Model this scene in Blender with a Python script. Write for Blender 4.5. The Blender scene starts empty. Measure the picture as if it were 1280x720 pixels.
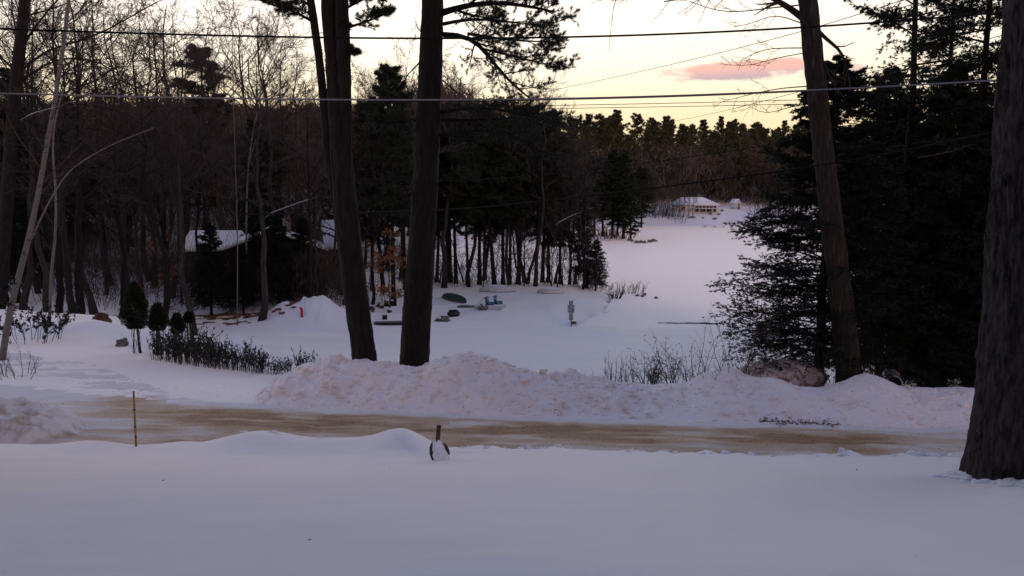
import bpy, math, numpy as np
from mathutils import Vector
C = bpy.context.scene
col = C.collection
R_ = math.radians
# ------------------------------------------------------------------ camera
CZ, PITCH, F = 9.0, 6.5, 1100.0          # lake is z = 0, camera 9 m above it
cd = bpy.data.cameras.new('camera'); cam = bpy.data.objects.new('camera', cd); col.objects.link(cam)
cam.location = (0, 0, CZ); cam.rotation_euler = (R_(90 - PITCH), 0, 0)
cd.sensor_width = 36; cd.lens = F / 1280 * 36; cd.clip_start = .1; cd.clip_end = 4000
C.camera = cam
# ------------------------------------------------------------------ view
C.view_settings.view_transform = 'Standard'; C.view_settings.look = 'None'
C.view_settings.exposure = 0.2; C.view_settings.gamma = 1
C.cycles.max_bounces = 5; C.cycles.diffuse_bounces = 3; C.cycles.glossy_bounces = 2
C.cycles.transparent_max_bounces = 8
# ------------------------------------------------------------------ world: dusk sky
w = bpy.data.worlds.new('World'); C.world = w; w.use_nodes = True
N, L = w.node_tree.nodes, w.node_tree.links
N.clear()
def wn(t, **k):
    n = N.new(t)
    for a, b in k.items(): setattr(n, a, b)
    return n
def wmath(op, a, b=None, c=None, clamp=False):
    n = wn('ShaderNodeMath', operation=op, use_clamp=clamp)
    for i, v in enumerate((a, b, c)):
        if v is None: continue
        if isinstance(v, (int, float)): n.inputs[i].default_value = v
        else: L.new(v, n.inputs[i])
    return n.outputs[0]
def wmix(f, a, b, bt='MIX'):
    n = wn('ShaderNodeMix', data_type='RGBA', blend_type=bt)
    for i, v in ((0, f), (6, a), (7, b)):
        if isinstance(v, (int, float)): n.inputs[i].default_value = v
        elif isinstance(v, tuple): n.inputs[i].default_value = (*v, 1)
        else: L.new(v, n.inputs[i])
    return n.outputs[2]
tc = wn('ShaderNodeTexCoord'); sx = wn('ShaderNodeSeparateXYZ'); L.new(tc.outputs['Generated'], sx.inputs[0])
dx, dy, dz = sx.outputs
rp = wn('ShaderNodeValToRGB'); L.new(wmath('MAXIMUM', dz, 0.0), rp.inputs[0])
E = rp.color_ramp.elements
stops = [(0, (.90, .64, .36)), (.085, (.93, .74, .50)), (.12, (1.0, .86, .67)), (.165, (1.08, .94, .82)), (.24, (1.08, .94, .86)),
         (.42, (.66, .63, .74)), (.66, (.235, .27, .43)), (1, (.135, .18, .36))]
E[0].position = 0; E[0].color = (*stops[0][1], 1); E[1].position = 1; E[1].color = (*stops[-1][1], 1)
for p, c in stops[1:-1]:
    e = E.new(p); e.color = (*c, 1)
# the east side of the sky, behind the house: dim and pink
rb = wn('ShaderNodeValToRGB'); L.new(wmath('MAXIMUM', dz, 0.0), rb.inputs[0])
E = rb.color_ramp.elements
E[0].position = 0; E[0].color = (.16, .12, .13, 1); E[1].position = 1; E[1].color = (.135, .18, .36, 1)
e = E.new(.2); e.color = (.26, .19, .20, 1)
e = E.new(.5); e.color = (.19, .19, .26, 1)
side = wn('ShaderNodeMapRange'); side.inputs[1].default_value = .35; side.inputs[2].default_value = -.45
L.new(wmath('ADD', dy, wmath('MULTIPLY', dx, -.25)), side.inputs[0])
sky = wmix(side.outputs[0], rp.outputs[0], rb.outputs[0])
# brighter towards the place where the sun went down (left)
lf = wn('ShaderNodeMapRange'); lf.inputs[1].default_value = .45; lf.inputs[2].default_value = -.5; lf.inputs[3].default_value = .93; lf.inputs[4].default_value = 1.12
L.new(dx, lf.inputs[0])
cmb = wn('ShaderNodeCombineXYZ')
for i in range(3): L.new(lf.outputs[0], cmb.inputs[i])
sky = wmix(1.0, sky, cmb.outputs[0], 'MULTIPLY')
# small pink cloud low over the wooded hill
ydiv = wmath('MAXIMUM', dy, .05)
uu = wmath('DIVIDE', dx, ydiv); vv = wmath('DIVIDE', dz, ydiv)
cc = wn('ShaderNodeCombineXYZ'); L.new(wmath('MULTIPLY', uu, 22.0), cc.inputs[0]); L.new(wmath('MULTIPLY', vv, 75.0), cc.inputs[1])
nz = wn('ShaderNodeTexNoise'); nz.inputs['Scale'].default_value = 1.0; nz.inputs['Detail'].default_value = 5; L.new(cc.outputs[0], nz.inputs['Vector'])
def cloud(u0, v0, hw, hh, tilt, soft=.7):
    du = wmath('SUBTRACT', uu, u0); dv = wmath('SUBTRACT', vv, wmath('ADD', wmath('MULTIPLY', du, tilt), v0))
    r = wmath('ADD', wmath('POWER', wmath('ABSOLUTE', wmath('DIVIDE', du, hw)), 2.0), wmath('POWER', wmath('ABSOLUTE', wmath('DIVIDE', dv, hh)), 2.0))
    r = wmath('ADD', r, wmath('MULTIPLY', wmath('SUBTRACT', nz.outputs[0], .5), 2.6))
    m = wn('ShaderNodeMapRange', interpolation_type='SMOOTHSTEP'); m.inputs[1].default_value = 1.05; m.inputs[2].default_value = 1.05 - soft; L.new(r, m.inputs[0])
    return m.outputs[0], dv
m1, dv1 = cloud(.262, .1300, .105, .0125, .05)
m2, dv2 = cloud(.355, .128, .05, .011, .02)
m = wmath('MAXIMUM', m1, wmath('MULTIPLY', m2, .75))
front = wmath('GREATER_THAN', dy, .05)
m = wmath('MULTIPLY', wmath('MULTIPLY', m, front), .97)
und = wn('ShaderNodeMapRange'); und.inputs[1].default_value = .004; und.inputs[2].default_value = -.008; L.new(dv1, und.inputs[0])
ccol = wmix(und.outputs[0], (.82, .40, .35), (.45, .31, .38))
sky = wmix(m, sky, ccol)
ns = wn('ShaderNodeTexSky', sky_type='NISHITA'); ns.sun_disc = False; ns.sun_elevation = R_(2); ns.sun_rotation = R_(160)
bg = wn('ShaderNodeBackground'); L.new(wmix(1.0, wmix(1.0, ns.outputs[0], (.05, .05, .05), 'MULTIPLY'), sky, 'ADD'), bg.inputs[0]); bg.inputs[1].default_value = 1.0
wo = wn('ShaderNodeOutputWorld'); L.new(bg.outputs[0], wo.inputs[0])
w.cycles.sampling_method = 'MANUAL'; w.cycles.sample_map_resolution = 512
# very weak last pink light from low behind the house
sd = bpy.data.lights.new('sun', 'SUN'); sd.energy = .5; sd.angle = R_(24); sd.color = (1, .64, .58)
so = bpy.data.objects.new('sun', sd); col.objects.link(so)
so.rotation_euler = Vector((-.62, 1, -.36)).to_track_quat('-Z', 'Y').to_euler()

# ================================================================== helpers
def P(px, py, Y):
    p = R_(PITCH); u = (px - 640) / F; v = (360 - py) / F
    y = math.cos(p) + v * math.sin(p); z = -math.sin(p) + v * math.cos(p); t = Y / y
    return np.array([u * t, Y, CZ + z * t])
def PZ(px, py, z):
    p = R_(PITCH); v = (360 - py) / F; dzz = -math.sin(p) + v * math.cos(p); y = math.cos(p) + v * math.sin(p)
    return P(px, py, (z - CZ) / dzz * y)
RNG = np.random.default_rng(7)
def tag(o, label=None, category=None, group=None, kind=None):
    for k, v in (('label', label), ('category', category), ('group', group), ('kind', kind)):
        if v: o[k] = v
    return o
def mesh(name, V, faces):
    """faces: list of int arrays, each (n, k)"""
    me = bpy.data.meshes.new(name)
    V = np.asarray(V, np.float32).reshape(-1, 3)
    me.vertices.add(len(V)); me.vertices.foreach_set('co', V.ravel())
    faces = [np.asarray(f, np.int32) for f in faces if len(f)]
    idx = np.concatenate([f.ravel() for f in faces]); tot = np.concatenate([np.full(len(f), f.shape[1], np.int32) for f in faces])
    me.loops.add(len(idx)); me.loops.foreach_set('vertex_index', idx)
    me.polygons.add(len(tot)); st = np.concatenate(([0], np.cumsum(tot)[:-1])).astype(np.int32)
    me.polygons.foreach_set('loop_start', st); me.polygons.foreach_set('loop_total', tot)
    me.update(calc_edges=True)
    return me
class MB:
    def __init__(s): s.V, s.F, s.n = [], [], 0
    def add(s, V, F):
        V = np.asarray(V, float).reshape(-1, 3)
        for f in (F if isinstance(F, list) else [F]): s.F.append(np.asarray(f, int) + s.n)
        s.V.append(V); s.n += len(V); return s
    def tubes(s, Pn, Rn, sides=4, cap=True):
        Pn = np.asarray(Pn, float); Rn = np.asarray(Rn, float)
        if Pn.ndim == 2: Pn = Pn[None]; Rn = Rn[None]
        n, k, _ = Pn.shape
        T = np.gradient(Pn, axis=1); T /= np.linalg.norm(T, axis=2, keepdims=True) + 1e-9
        ref = np.where(np.abs(T[:, :1, 2:3]) > .9, np.array([[[1., 0, 0]]]), np.array([[[0, 0, 1.]]]))
        ref = np.repeat(ref, k, 1)
        A = np.cross(T, ref); A /= np.linalg.norm(A, axis=2, keepdims=True) + 1e-9
        B = np.cross(T, A)
        a = np.arange(sides) * 2 * np.pi / sides
        V = Pn[:, :, None] + Rn[:, :, None, None] * (np.cos(a)[None, None, :, None] * A[:, :, None] + np.sin(a)[None, None, :, None] * B[:, :, None])
        base = (np.arange(n) * k * sides)[:, None, None] + (np.arange(k - 1) * sides)[None, :, None]
        i = np.arange(sides); j = (i + 1) % sides
        q = np.stack([base + i, base + j, base + sides + j, base + sides + i], -1).reshape(-1, 4)
        fs = [q]
        if cap and n < 60:
            c = (np.arange(n) * k * sides)[:, None] + i[None, ::-1]
            fs += [c, (np.arange(n) * k * sides + (k - 1) * sides)[:, None] + i[None]]
        return s.add(V.reshape(-1, 3), fs)
    def box(s, c, d, rz=0, rx=0, ry=0):
        v = np.array([[x, y, z] for x in (-.5, .5) for y in (-.5, .5) for z in (-.5, .5)]) * d
        for ang, (i, j) in ((rx, (1, 2)), (ry, (2, 0)), (rz, (0, 1))):
            if ang:
                a, b = v[:, i].copy(), v[:, j].copy(); v[:, i] = a * math.cos(ang) - b * math.sin(ang); v[:, j] = a * math.sin(ang) + b * math.cos(ang)
        return s.add(v + np.array(c), np.array([[0, 1, 3, 2], [4, 6, 7, 5], [0, 4, 5, 1], [2, 3, 7, 6], [0, 2, 6, 4], [1, 5, 7, 3]]))
    def prism(s, pts, y0, y1):               # outline in x,z extruded along y
        n = len(pts); v = [(x, y0, z) for x, z in pts] + [(x, y1, z) for x, z in pts]
        i = np.arange(n); j = (i + 1) % n
        return s.add(v, [np.stack([i, j, j + n, i + n], -1), i[None, ::-1], (i + n)[None]])
    def tris(s, c, d, ln, wd, rng):          # thin leaf triangles from c along d
        n = len(c); r = rng.normal(size=(n, 3)); sd_ = np.cross(d, r); sd_ /= np.linalg.norm(sd_, axis=1, keepdims=True) + 1e-9
        ln = np.broadcast_to(ln, (n,))[:, None]; wd = np.broadcast_to(wd, (n,))[:, None]
        V = np.stack([c - sd_ * wd / 2, c + sd_ * wd / 2, c + d * ln], 1).reshape(-1, 3)
        return s.add(V, np.arange(3 * n).reshape(-1, 3))
    def leaves(s, c, d, ln, wd, rng):        # diamond leaves
        n = len(c); r = rng.normal(size=(n, 3)); sd_ = np.cross(d, r); sd_ /= np.linalg.norm(sd_, axis=1, keepdims=True) + 1e-9
        ln = np.broadcast_to(ln, (n,))[:, None]; wd = np.broadcast_to(wd, (n,))[:, None]
        V = np.stack([c, c + d * ln * .45 + sd_ * wd / 2, c + d * ln, c + d * ln * .45 - sd_ * wd / 2], 1).reshape(-1, 3)
        return s.add(V, np.arange(4 * n).reshape(-1, 4))
    def blob(s, c, r, rng, nu=14, nv=9, rough=.18, flat_bottom=False):
        th = np.linspace(0, np.pi, nv); ph = np.arange(nu) * 2 * np.pi / nu
        k = rng.normal(size=(4, 3)) * 1.6; o = rng.uniform(0, 6, 4)
        D = np.stack([np.outer(np.sin(th), np.cos(ph)), np.outer(np.sin(th), np.sin(ph)), np.outer(np.cos(th), np.ones(nu))], -1)
        m_ = 1 + rough * sum(np.sin(D @ k[q] * (1 + q * .8) + o[q]) for q in range(4)) / 1.6
        V = D * m_[..., None] * np.array(r) + np.array(c)
        q = []
        for a in range(nv - 1):
            for b in range(nu): q.append((a * nu + b, (a + 1) * nu + b, (a + 1) * nu + (b + 1) % nu, a * nu + (b + 1) % nu))
        return s.add(V.reshape(-1, 3), np.array(q))
    def obj(s, name, mat, parent=None, smooth=False, **tags):
        me = mesh(name, np.concatenate(s.V), merge(s.F))
        me.materials.append(mat)
        if smooth: me.polygons.foreach_set('use_smooth', np.ones(len(me.polygons), bool))
        o = bpy.data.objects.new(name, me); col.objects.link(o)
        if parent is not None: o.parent = parent
        tag(o, **tags); return o
def merge(fs):
    d = {}
    for f in fs: d.setdefault(f.shape[1], []).append(f)
    return [np.concatenate(v) for v in d.values()]
def empty(name, loc=(0, 0, 0), rz=0, **tags):
    o = bpy.data.objects.new(name, None); col.objects.link(o); o.location = loc; o.rotation_euler = (0, 0, rz)
    o.empty_display_size = .2
    return tag(o, **tags)
def copy_tree(src, loc, rz=0, s=1.0, sz=None, tilt=(0, 0), **tags):
    r = src.copy(); col.objects.link(r); r.location = loc; r.rotation_euler = (tilt[0], tilt[1], rz); r.scale = (s, s, sz or s)
    tag(r, **tags)
    for ch in src.children:
        c = ch.copy(); col.objects.link(c); c.parent = r
        for g in ch.children:
            d = g.copy(); col.objects.link(d); d.parent = c
    return r
# numpy value noise
def _h(i, j, s):
    n = (i.astype(np.int64) * 374761393 + j.astype(np.int64) * 668265263 + s * 974634777) & 0x7fffffff
    n = ((n ^ (n >> 13)) * 1274126177) & 0x7fffffff
    return ((n ^ (n >> 16)) & 0xffff) / 65535.0
def vnoise(x, y, s=0):
    i, j = np.floor(x), np.floor(y); fx, fy = x - i, y - j
    fx = fx * fx * fx * (fx * (fx * 6 - 15) + 10); fy = fy * fy * fy * (fy * (fy * 6 - 15) + 10)
    i = i.astype(int); j = j.astype(int)
    a = _h(i, j, s) * (1 - fx) + _h(i + 1, j, s) * fx; b = _h(i, j + 1, s) * (1 - fx) + _h(i + 1, j + 1, s) * fx
    return (a * (1 - fy) + b * fy) * 2 - 1
def fbm(x, y, o=4, s=0):
    t, a = 0, 1
    for k in range(o): t = t + a * vnoise(x * 2 ** k + 17.3 * k, y * 2 ** k - 9.1 * k, s + k); a *= .5
    return t
def sst(a, b, x):
    t = np.clip((x - a) / (b - a), 0, 1); return t * t * (3 - 2 * t)

# ================================================================== materials
SHEEN = {'snow': .8, 'lake_snow': 1.0}
def mat(name, c1, c2=None, scale=4, stretch=(1, 1, 1), rough=.85, bump=0, bscale=20, detail=6, c3=None, spec=.3, split=(.35, .65), bdist=.02):
    m_ = bpy.data.materials.new(name); m_.use_nodes = True
    n, l = m_.node_tree.nodes, m_.node_tree.links; b = n['Principled BSDF']
    b.inputs['Roughness'].default_value = rough; b.inputs['Specular IOR Level'].default_value = spec
    b.inputs['Base Color'].default_value = (*c1, 1); b.inputs['Sheen Weight'].default_value = SHEEN.get(name, 0); b.inputs['Sheen Roughness'].default_value = .6
    t = n.new('ShaderNodeTexCoord'); mp = n.new('ShaderNodeMapping'); l.new(t.outputs['Object'], mp.inputs[0]); mp.inputs['Scale'].default_value = stretch
    if c2:
        z = n.new('ShaderNodeTexNoise'); z.inputs['Scale'].default_value = scale; z.inputs['Detail'].default_value = detail; l.new(mp.outputs[0], z.inputs['Vector'])
        r = n.new('ShaderNodeValToRGB'); l.new(z.outputs[0], r.inputs[0]); e = r.color_ramp.elements
        e[0].position = split[0]; e[0].color = (*c1, 1); e[1].position = split[1]; e[1].color = (*c2, 1)
        if c3: q = e.new(min(split[1] + .12, .95)); q.color = (*c3, 1)
        l.new(r.outputs[0], b.inputs['Base Color'])
    if bump:
        z2 = n.new('ShaderNodeTexNoise'); z2.inputs['Scale'].default_value = bscale; z2.inputs['Detail'].default_value = 6; l.new(mp.outputs[0], z2.inputs['Vector'])
        bu = n.new('ShaderNodeBump'); bu.inputs['Strength'].default_value = bump; bu.inputs['Distance'].default_value = bdist; l.new(z2.outputs[0], bu.inputs['Height']); l.new(bu.outputs[0], b.inputs['Normal'])
    return m_
M = {}
M['snow'] = mat('snow', (.74, .75, .81), (.80, .805, .85), .25, rough=.6, spec=.5, bump=.35, bscale=9, bdist=.03)
M['lake'] = mat('lake_snow', (.86, .88, .96), (.91, .92, .97), .05, stretch=(.4, 1.6, 1), rough=.5, spec=.8, bump=.3, bscale=1.5, bdist=.05)  # paler than yard snow; the stronger light on the pond is put into colour
M['bank'] = mat('bank_snow', (.72, .62, .57), (.90, .81, .79), 2.2, rough=.8, bump=1, bscale=8, bdist=.07, detail=12, split=(.27, .46), c3=(.86, .82, .86))  # tan is dirt; the pink puts the low dusk light into the colour
M['ridge_sunlit_red'] = mat('ridge_sunlit_red', (.14, .05, .03), (.24, .09, .05), .05)  # red of the last sun on the ridge, painted as colour
M['dirty_snow'] = mat('dirty_snow', (.42, .33, .24), (.78, .74, .72), 2.2, rough=.85, bump=1, bscale=9, bdist=.06, detail=12, split=(.30, .52))
M['bark'] = mat('pine_bark', (.007, .0045, .004), (.019, .0125, .011), 3, (3, 3, .7), bump=1, bscale=12, bdist=.05)
M['bark_grey'] = mat('grey_bark', (.018, .013, .011), (.055, .042, .038), 3, (3, 3, .6), bump=1, bscale=14, bdist=.03)
M['bark_maple'] = mat('maple_bark', (.013, .0085, .007), (.036, .023, .018), 4, (4, 4, .5), bump=1, bscale=14, bdist=.04, c3=(.09, .08, .075), split=(.35, .62))
M['bark_near'] = mat('furrowed_bark', (.006, .005, .005), (.06, .05, .05), 5, (3.2, 3.2, .8), bump=1, bscale=22, bdist=.05, detail=10)
M['birch'] = mat('birch_bark', (.022, .016, .014), (.15, .13, .122), 3.5, (1, 1, 4), bump=.4, split=(.30, .42))
M['twig'] = mat('twig', (.042, .028, .023), (.076, .053, .045), 2)
M['twig_grey'] = mat('twig_grey', (.05, .036, .035), (.08, .06, .058), 1)
M['twig_red'] = mat('twig_red', (.055, .022, .016), (.09, .035, .026), .4)
M['far_twig'] = mat('far_twig', (.075, .05, .038), (.13, .088, .068), .3)  # brightened for the far hill; some haze is put into the colour
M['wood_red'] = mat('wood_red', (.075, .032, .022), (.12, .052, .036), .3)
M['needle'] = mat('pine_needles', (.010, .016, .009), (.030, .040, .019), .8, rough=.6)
M['needle_far'] = mat('far_pine_needles', (.07, .072, .036), (.15, .13, .065), .06, rough=.7)  # lifted well over the near needles, distance haze painted in
M['hemlock'] = mat('hemlock_needles', (.006, .010, .007), (.014, .021, .012), 1.1, rough=.6)
M['shrub'] = mat('shrub_leaves', (.010, .016, .010), (.028, .034, .02), 2, rough=.5)
M['oakleaf'] = mat('dead_oak_leaves', (.04, .012, .007), (.09, .028, .014), .5)
M['beechleaf'] = mat('beech_leaves', (.20, .075, .03), (.34, .15, .07), 1)
M['litter'] = mat('leaf_litter', (.10, .045, .025), (.22, .09, .04), 3)
M['wire'] = mat('black_cable', (.008, .008, .008), rough=.7, spec=.08)
M['wire_light'] = mat('aluminium_cable', (.20, .19, .20), rough=.5)
M['darkwood'] = mat('dark_siding', (.014, .012, .010), (.03, .024, .02), 2)
M['wood'] = mat('weathered_wood', (.12, .10, .085), (.25, .21, .18), 6, (1, 1, .3))
M['rust'] = mat('rusty_metal', (.045, .028, .022), (.10, .06, .045), 12, bump=.4)
M['white'] = mat('white_paint', (.55, .53, .52), (.68, .66, .64), 3)
M['cream'] = mat('cream_siding', (.62, .55, .49), (.70, .63, .57), 1)
M['glass'] = mat('window_glass', (.05, .035, .03), rough=.15, spec=.6)
M['blue'] = mat('blue_plastic', (.03, .13, .24), (.05, .18, .30), 3, rough=.4)
M['paleblue'] = mat('pale_blue_plastic', (.22, .40, .48), rough=.5)
M['green'] = mat('green_hull', (.015, .05, .035), (.03, .08, .055), 3, rough=.4)
M['black'] = mat('black_tarp', (.012, .012, .013), (.03, .03, .032), 3, rough=.5)
M['red'] = mat('red_paint', (.42, .02, .02), (.5, .04, .035), 8, rough=.5)
M['stone'] = mat('grey_stone', (.10, .085, .08), (.22, .19, .18), 4, bump=.6)
M['redstone'] = mat('reddish_stone', (.05, .022, .017), (.13, .06, .045), 4, bump=.6)
M['yellow'] = mat('yellow_paint', (.25, .15, .035), (.34, .21, .05), 9)
M['board'] = mat('grey_board', (.26, .26, .27), (.40, .40, .41), 7)
M['boulder'] = mat('litter_covered_mound', (.20, .14, .13), (.62, .52, .51), 7, bump=1, bscale=14, split=(.36, .60))
# road material: sand ground into packed snow, streaked along the road
def road_mat():
    m_ = bpy.data.materials.new('sanded_ice'); m_.use_nodes = True
    n, l = m_.node_tree.nodes, m_.node_tree.links; b = n['Principled BSDF']; b.inputs['Roughness'].default_value = .75
    t = n.new('ShaderNodeTexCoord'); a = n.new('ShaderNodeAttribute'); a.attribute_name = 'road_uv'
    def noise(st, sc, det=6, src=None):
        mp = n.new('ShaderNodeMapping'); mp.inputs['Scale'].default_value = st; l.new(src or a.outputs['Vector'], mp.inputs[0])
        z = n.new('ShaderNodeTexNoise'); z.inputs['Scale'].default_value = sc; z.inputs['Detail'].default_value = det; l.new(mp.outputs[0], z.inputs['Vector']); return z.outputs[0]
    def mth(op, x, y):
        q = n.new('ShaderNodeMath'); q.operation = op; q.use_clamp = op == 'MULTIPLY'
        for i, v in enumerate((x, y)):
            if isinstance(v, (int, float)): q.inputs[i].default_value = v
            else: l.new(v, q.inputs[i])
        return q.outputs[0]
    streak = noise((.22, 1.5, 1), 1.7, 10); fine = noise((3, 10, 1), 4, 8)
    s = n.new('ShaderNodeAttribute'); s.attribute_name = 'sand'
    v = mth('ADD', mth('ADD', mth('MULTIPLY', s.outputs['Fac'], .9), mth('SUBTRACT', mth('MULTIPLY', streak, 1.9), 1.2)), mth('SUBTRACT', mth('MULTIPLY', fine, .8), .36))
    r = n.new('ShaderNodeValToRGB'); l.new(v, r.inputs[0]); e = r.color_ramp.elements
    e[0].position = .0; e[0].color = (.76, .73, .73, 1); e[1].position = 1; e[1].color = (.17, .085, .035, 1)
    for p, c in ((.25, (.68, .59, .50)), (.52, (.55, .41, .27)), (.78, (.38, .245, .13))):
        q = e.new(p); q.color = (*c, 1)
    l.new(r.outputs[0], b.inputs['Base Color'])
    bu = n.new('ShaderNodeBump'); bu.inputs['Strength'].default_value = .7; bu.inputs['Distance'].default_value = .03; l.new(noise((1, 4, 1), 3, 8), bu.inputs['Height']); l.new(bu.outputs[0], b.inputs['Normal'])
    return m_
M['road'] = road_mat()

# ================================================================== terrain
LAKE = np.array([(14, 56.3), (8, 56.6), (4.6, 57.6), (5.6, 61), (8.0, 68), (9.5, 76), (7.5, 81), (0, 84), (-9, 88), (-15, 100), (-13, 128), (0, 140), (12, 147), (19.5, 151), (20, 154),
                 (15, 160), (12, 170), (14, 186), (22, 203), (34, 208), (55, 211), (75, 208), (100, 190), (130, 150), (120, 90), (60, 58), (30, 54)], float)
def sdf(x, y, poly):
    """signed distance, negative inside"""
    d = np.full(x.shape, 1e9); ins = np.zeros(x.shape, bool); n = len(poly)
    for i in range(n):
        a, b = poly[i], poly[(i + 1) % n]; e = b - a
        t = np.clip(((x - a[0]) * e[0] + (y - a[1]) * e[1]) / (e @ e), 0, 1)
        d = np.minimum(d, np.hypot(x - a[0] - t * e[0], y - a[1] - t * e[1]))
        c = ((a[1] <= y) & (b[1] > y)) | ((b[1] <= y) & (a[1] > y))
        with np.errstate(divide='ignore', invalid='ignore'):
            xi = a[0] + (y - a[1]) / (b[1] - a[1] if b[1] != a[1] else 1e-9) * e[0]
        ins ^= c & (x < xi)
    return np.where(ins, -d, d)
FX = [-60, -30, -20, -14, -9.7, 0, 11, 40, 80]; FY = [36, 31, 28, 25.6, 24, 22.2, 21.2, 19.5, 18]
NX = [-60, -22, -14, -11, 0, 11, 40, 80]; NY = [16, 17.6, 19.0, 19.2, 18.25, 17.2, 16.2, 15]
def far_edge(x): return np.interp(x, FX, FY)
def near_edge(x): return np.interp(x, NX, NY) + .12 * vnoise(x * .8, x * 0, 5)
def base_z(x, y):
    yd = np.interp(y, [-60, 0, 8, 13, 17.5, 19], [8, 6.35, 5.34, 4.52, 3.62, 3.35])
    ne, fe = near_edge(x), far_edge(x)
    # yard: soft swells; humps by the road on the left
    yd = yd + .05 * fbm(x * .35, y * .35, 2, 3) + .018 * fbm(x * .9, y * 2.0, 4, 13) + .012 * np.maximum(0, vnoise(x * 2.1, y * 2.1, 14) - .55)
    def hump(px, dist, hgt, wx, wy): 
        X = (px - 640) / F * dist; return hgt * np.exp(-((x - X) / wx) ** 2 - ((y - dist) / wy) ** 2)
    yd = yd + hump(318, 18.2, .42, 1.25, 1.0) + hump(500, 17.9, .42, .62, .9) + hump(440, 18.1, .22, 1.0, .9) + hump(110, 18.8, .16, .8, .8) + hump(215, 18.8, .08, .6, .8)
    lip = sst(ne + .7, ne - .25, y)
    clod = .10 * np.maximum(0, fbm(x * 2.2, y * 2.2, 3, 11)) * np.exp(-((y - ne) / .45) ** 2) * sst(-1.8, -.8, x)
    s = y - fe
    W = np.interp(x, [-60, -17, -14.5, -13.2, -8.7, -6, 60], [16, 13, 8.5, 6.2, 4.2, 3, 3])
    low = .62 + .1 * fbm(x * .12, y * .12, 3, 9)
    pl = 3.1 - .012 * np.maximum(s, 0)
    rest = low + (pl - low) * sst(W + 9, W, s)
    road = 3.1
    ledge = sst(-.3, .6, s)
    z = np.where(s < 0, 3.02, rest)
    z = z * (1 - lip) + np.maximum(yd, 3.1) * lip + clod
    # left wood floor and hills
    wl = sst(-6, -16, x)
    z = z + wl * (np.interp(y, [0, 50, 78, 110, 200, 700], [0, 0, 1.7, 7, 22, 40]) + .3 * fbm(x * .1, y * .1, 3, 21) * sst(45, 60, y))
    z = z + np.interp(y, [0, 208, 216, 250, 320, 430, 900], [0, 0, 2.7, 6, 15, 22, 30]) * (1 - .6 * wl)
    # right: woods floor
    z = z + sst(16, 40, x) * np.interp(y, [0, 24, 60], [0, .3, 0])
    # piles ploughed up round the turning place, and small drifts
    for px, py, Y, hh, wx, wy in ((378, 396, 53, 1.05, 1.9, 1.6), (415, 396, 54, .7, 1.6, 1.5), (352, 398, 54, .5, 1.2, 1.2), (287, 412, 46, .55, 1.0, .9), (88, 410, 37, .35, 2.2, 1.4), (30, 405, 37, .25, 2, 1.2)):
        X = (px - 640) / F * Y; z = z + hh * np.exp(-((x - X) / wx) ** 2 - ((y - Y) / wy) ** 2) * (1 + .25 * fbm(x * 1.5, y * 1.5, 3, 31))
    # tracks on the lot
    z = z + .06 * fbm(x * .2, y * 1.8, 3, 41) * sst(38, 42, y) * sst(75, 60, y)
    d = sdf(x, y, LAKE) + 1.1 * fbm(x * .3, y * .3, 3, 99)
    z = np.where(d < 0, -.6, z * np.where(y < 100, sst(-.5, 5.5, d), sst(0, 2.4, d) ** .6) + (-.6) * (1 - sst(0, .5, d)))
    return z
def gz(x, y): return float(base_z(np.array([float(x)]), np.array([float(y)]))[0])
def axis(segs):
    out = []
    for a, b, st in segs: out.append(np.arange(a, b, st))
    return np.concatenate(out + [[segs[-1][1]]])
def grid(name, xs, ys, zf, m_, smooth=True, **tags):
    X, Y = np.meshgrid(xs, ys); Z = zf(X.ravel(), Y.ravel())
    V = np.stack([X.ravel(), Y.ravel(), Z], -1); nx, ny = len(xs), len(ys)
    i = (np.arange(ny - 1)[:, None] * nx + np.arange(nx - 1)[None]).ravel()
    b = MB().add(V, np.stack([i, i + 1, i + nx + 1, i + nx], -1))
    return b.obj(name, m_, smooth=smooth, **tags)
xs = axis([(-900, -100, 50), (-100, -30, 3), (-30, -13, .3), (-13, 13, .1), (13, 30, .4), (30, 100, 3), (100, 900, 50)])
ys = axis([(-60, 5, 2), (5, 15, .14), (15, 20.5, .1), (20.5, 30, .25), (30, 62, .5), (62, 100, 1), (100, 240, 3), (240, 1200, 30)])
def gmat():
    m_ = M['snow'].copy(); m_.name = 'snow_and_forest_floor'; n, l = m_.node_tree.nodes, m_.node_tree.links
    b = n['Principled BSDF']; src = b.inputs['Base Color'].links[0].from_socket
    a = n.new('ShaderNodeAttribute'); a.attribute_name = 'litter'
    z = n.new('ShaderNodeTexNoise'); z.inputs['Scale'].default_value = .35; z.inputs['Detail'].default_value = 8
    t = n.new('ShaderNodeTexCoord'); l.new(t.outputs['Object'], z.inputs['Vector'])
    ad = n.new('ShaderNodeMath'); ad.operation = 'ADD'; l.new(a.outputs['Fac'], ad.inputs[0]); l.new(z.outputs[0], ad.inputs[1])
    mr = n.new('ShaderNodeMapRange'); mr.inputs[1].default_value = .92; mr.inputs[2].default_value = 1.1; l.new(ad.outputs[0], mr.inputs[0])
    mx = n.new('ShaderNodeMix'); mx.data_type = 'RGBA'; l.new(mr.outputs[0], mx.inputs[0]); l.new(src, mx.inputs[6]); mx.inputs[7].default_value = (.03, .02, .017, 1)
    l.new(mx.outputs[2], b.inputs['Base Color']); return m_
ground = grid('ground', xs, ys, base_z, gmat(), kind='structure', label='snow covered ground sloping down to the frozen pond')
co = np.empty(len(ground.data.vertices) * 3, np.float32); ground.data.vertices.foreach_get('co', co); co = co.reshape(-1, 3)
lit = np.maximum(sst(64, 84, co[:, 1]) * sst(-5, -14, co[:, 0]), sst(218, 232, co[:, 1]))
lit = np.maximum(lit, sst(22, 27, co[:, 0]) * sst(25, 27, co[:, 1])*.0)
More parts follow.
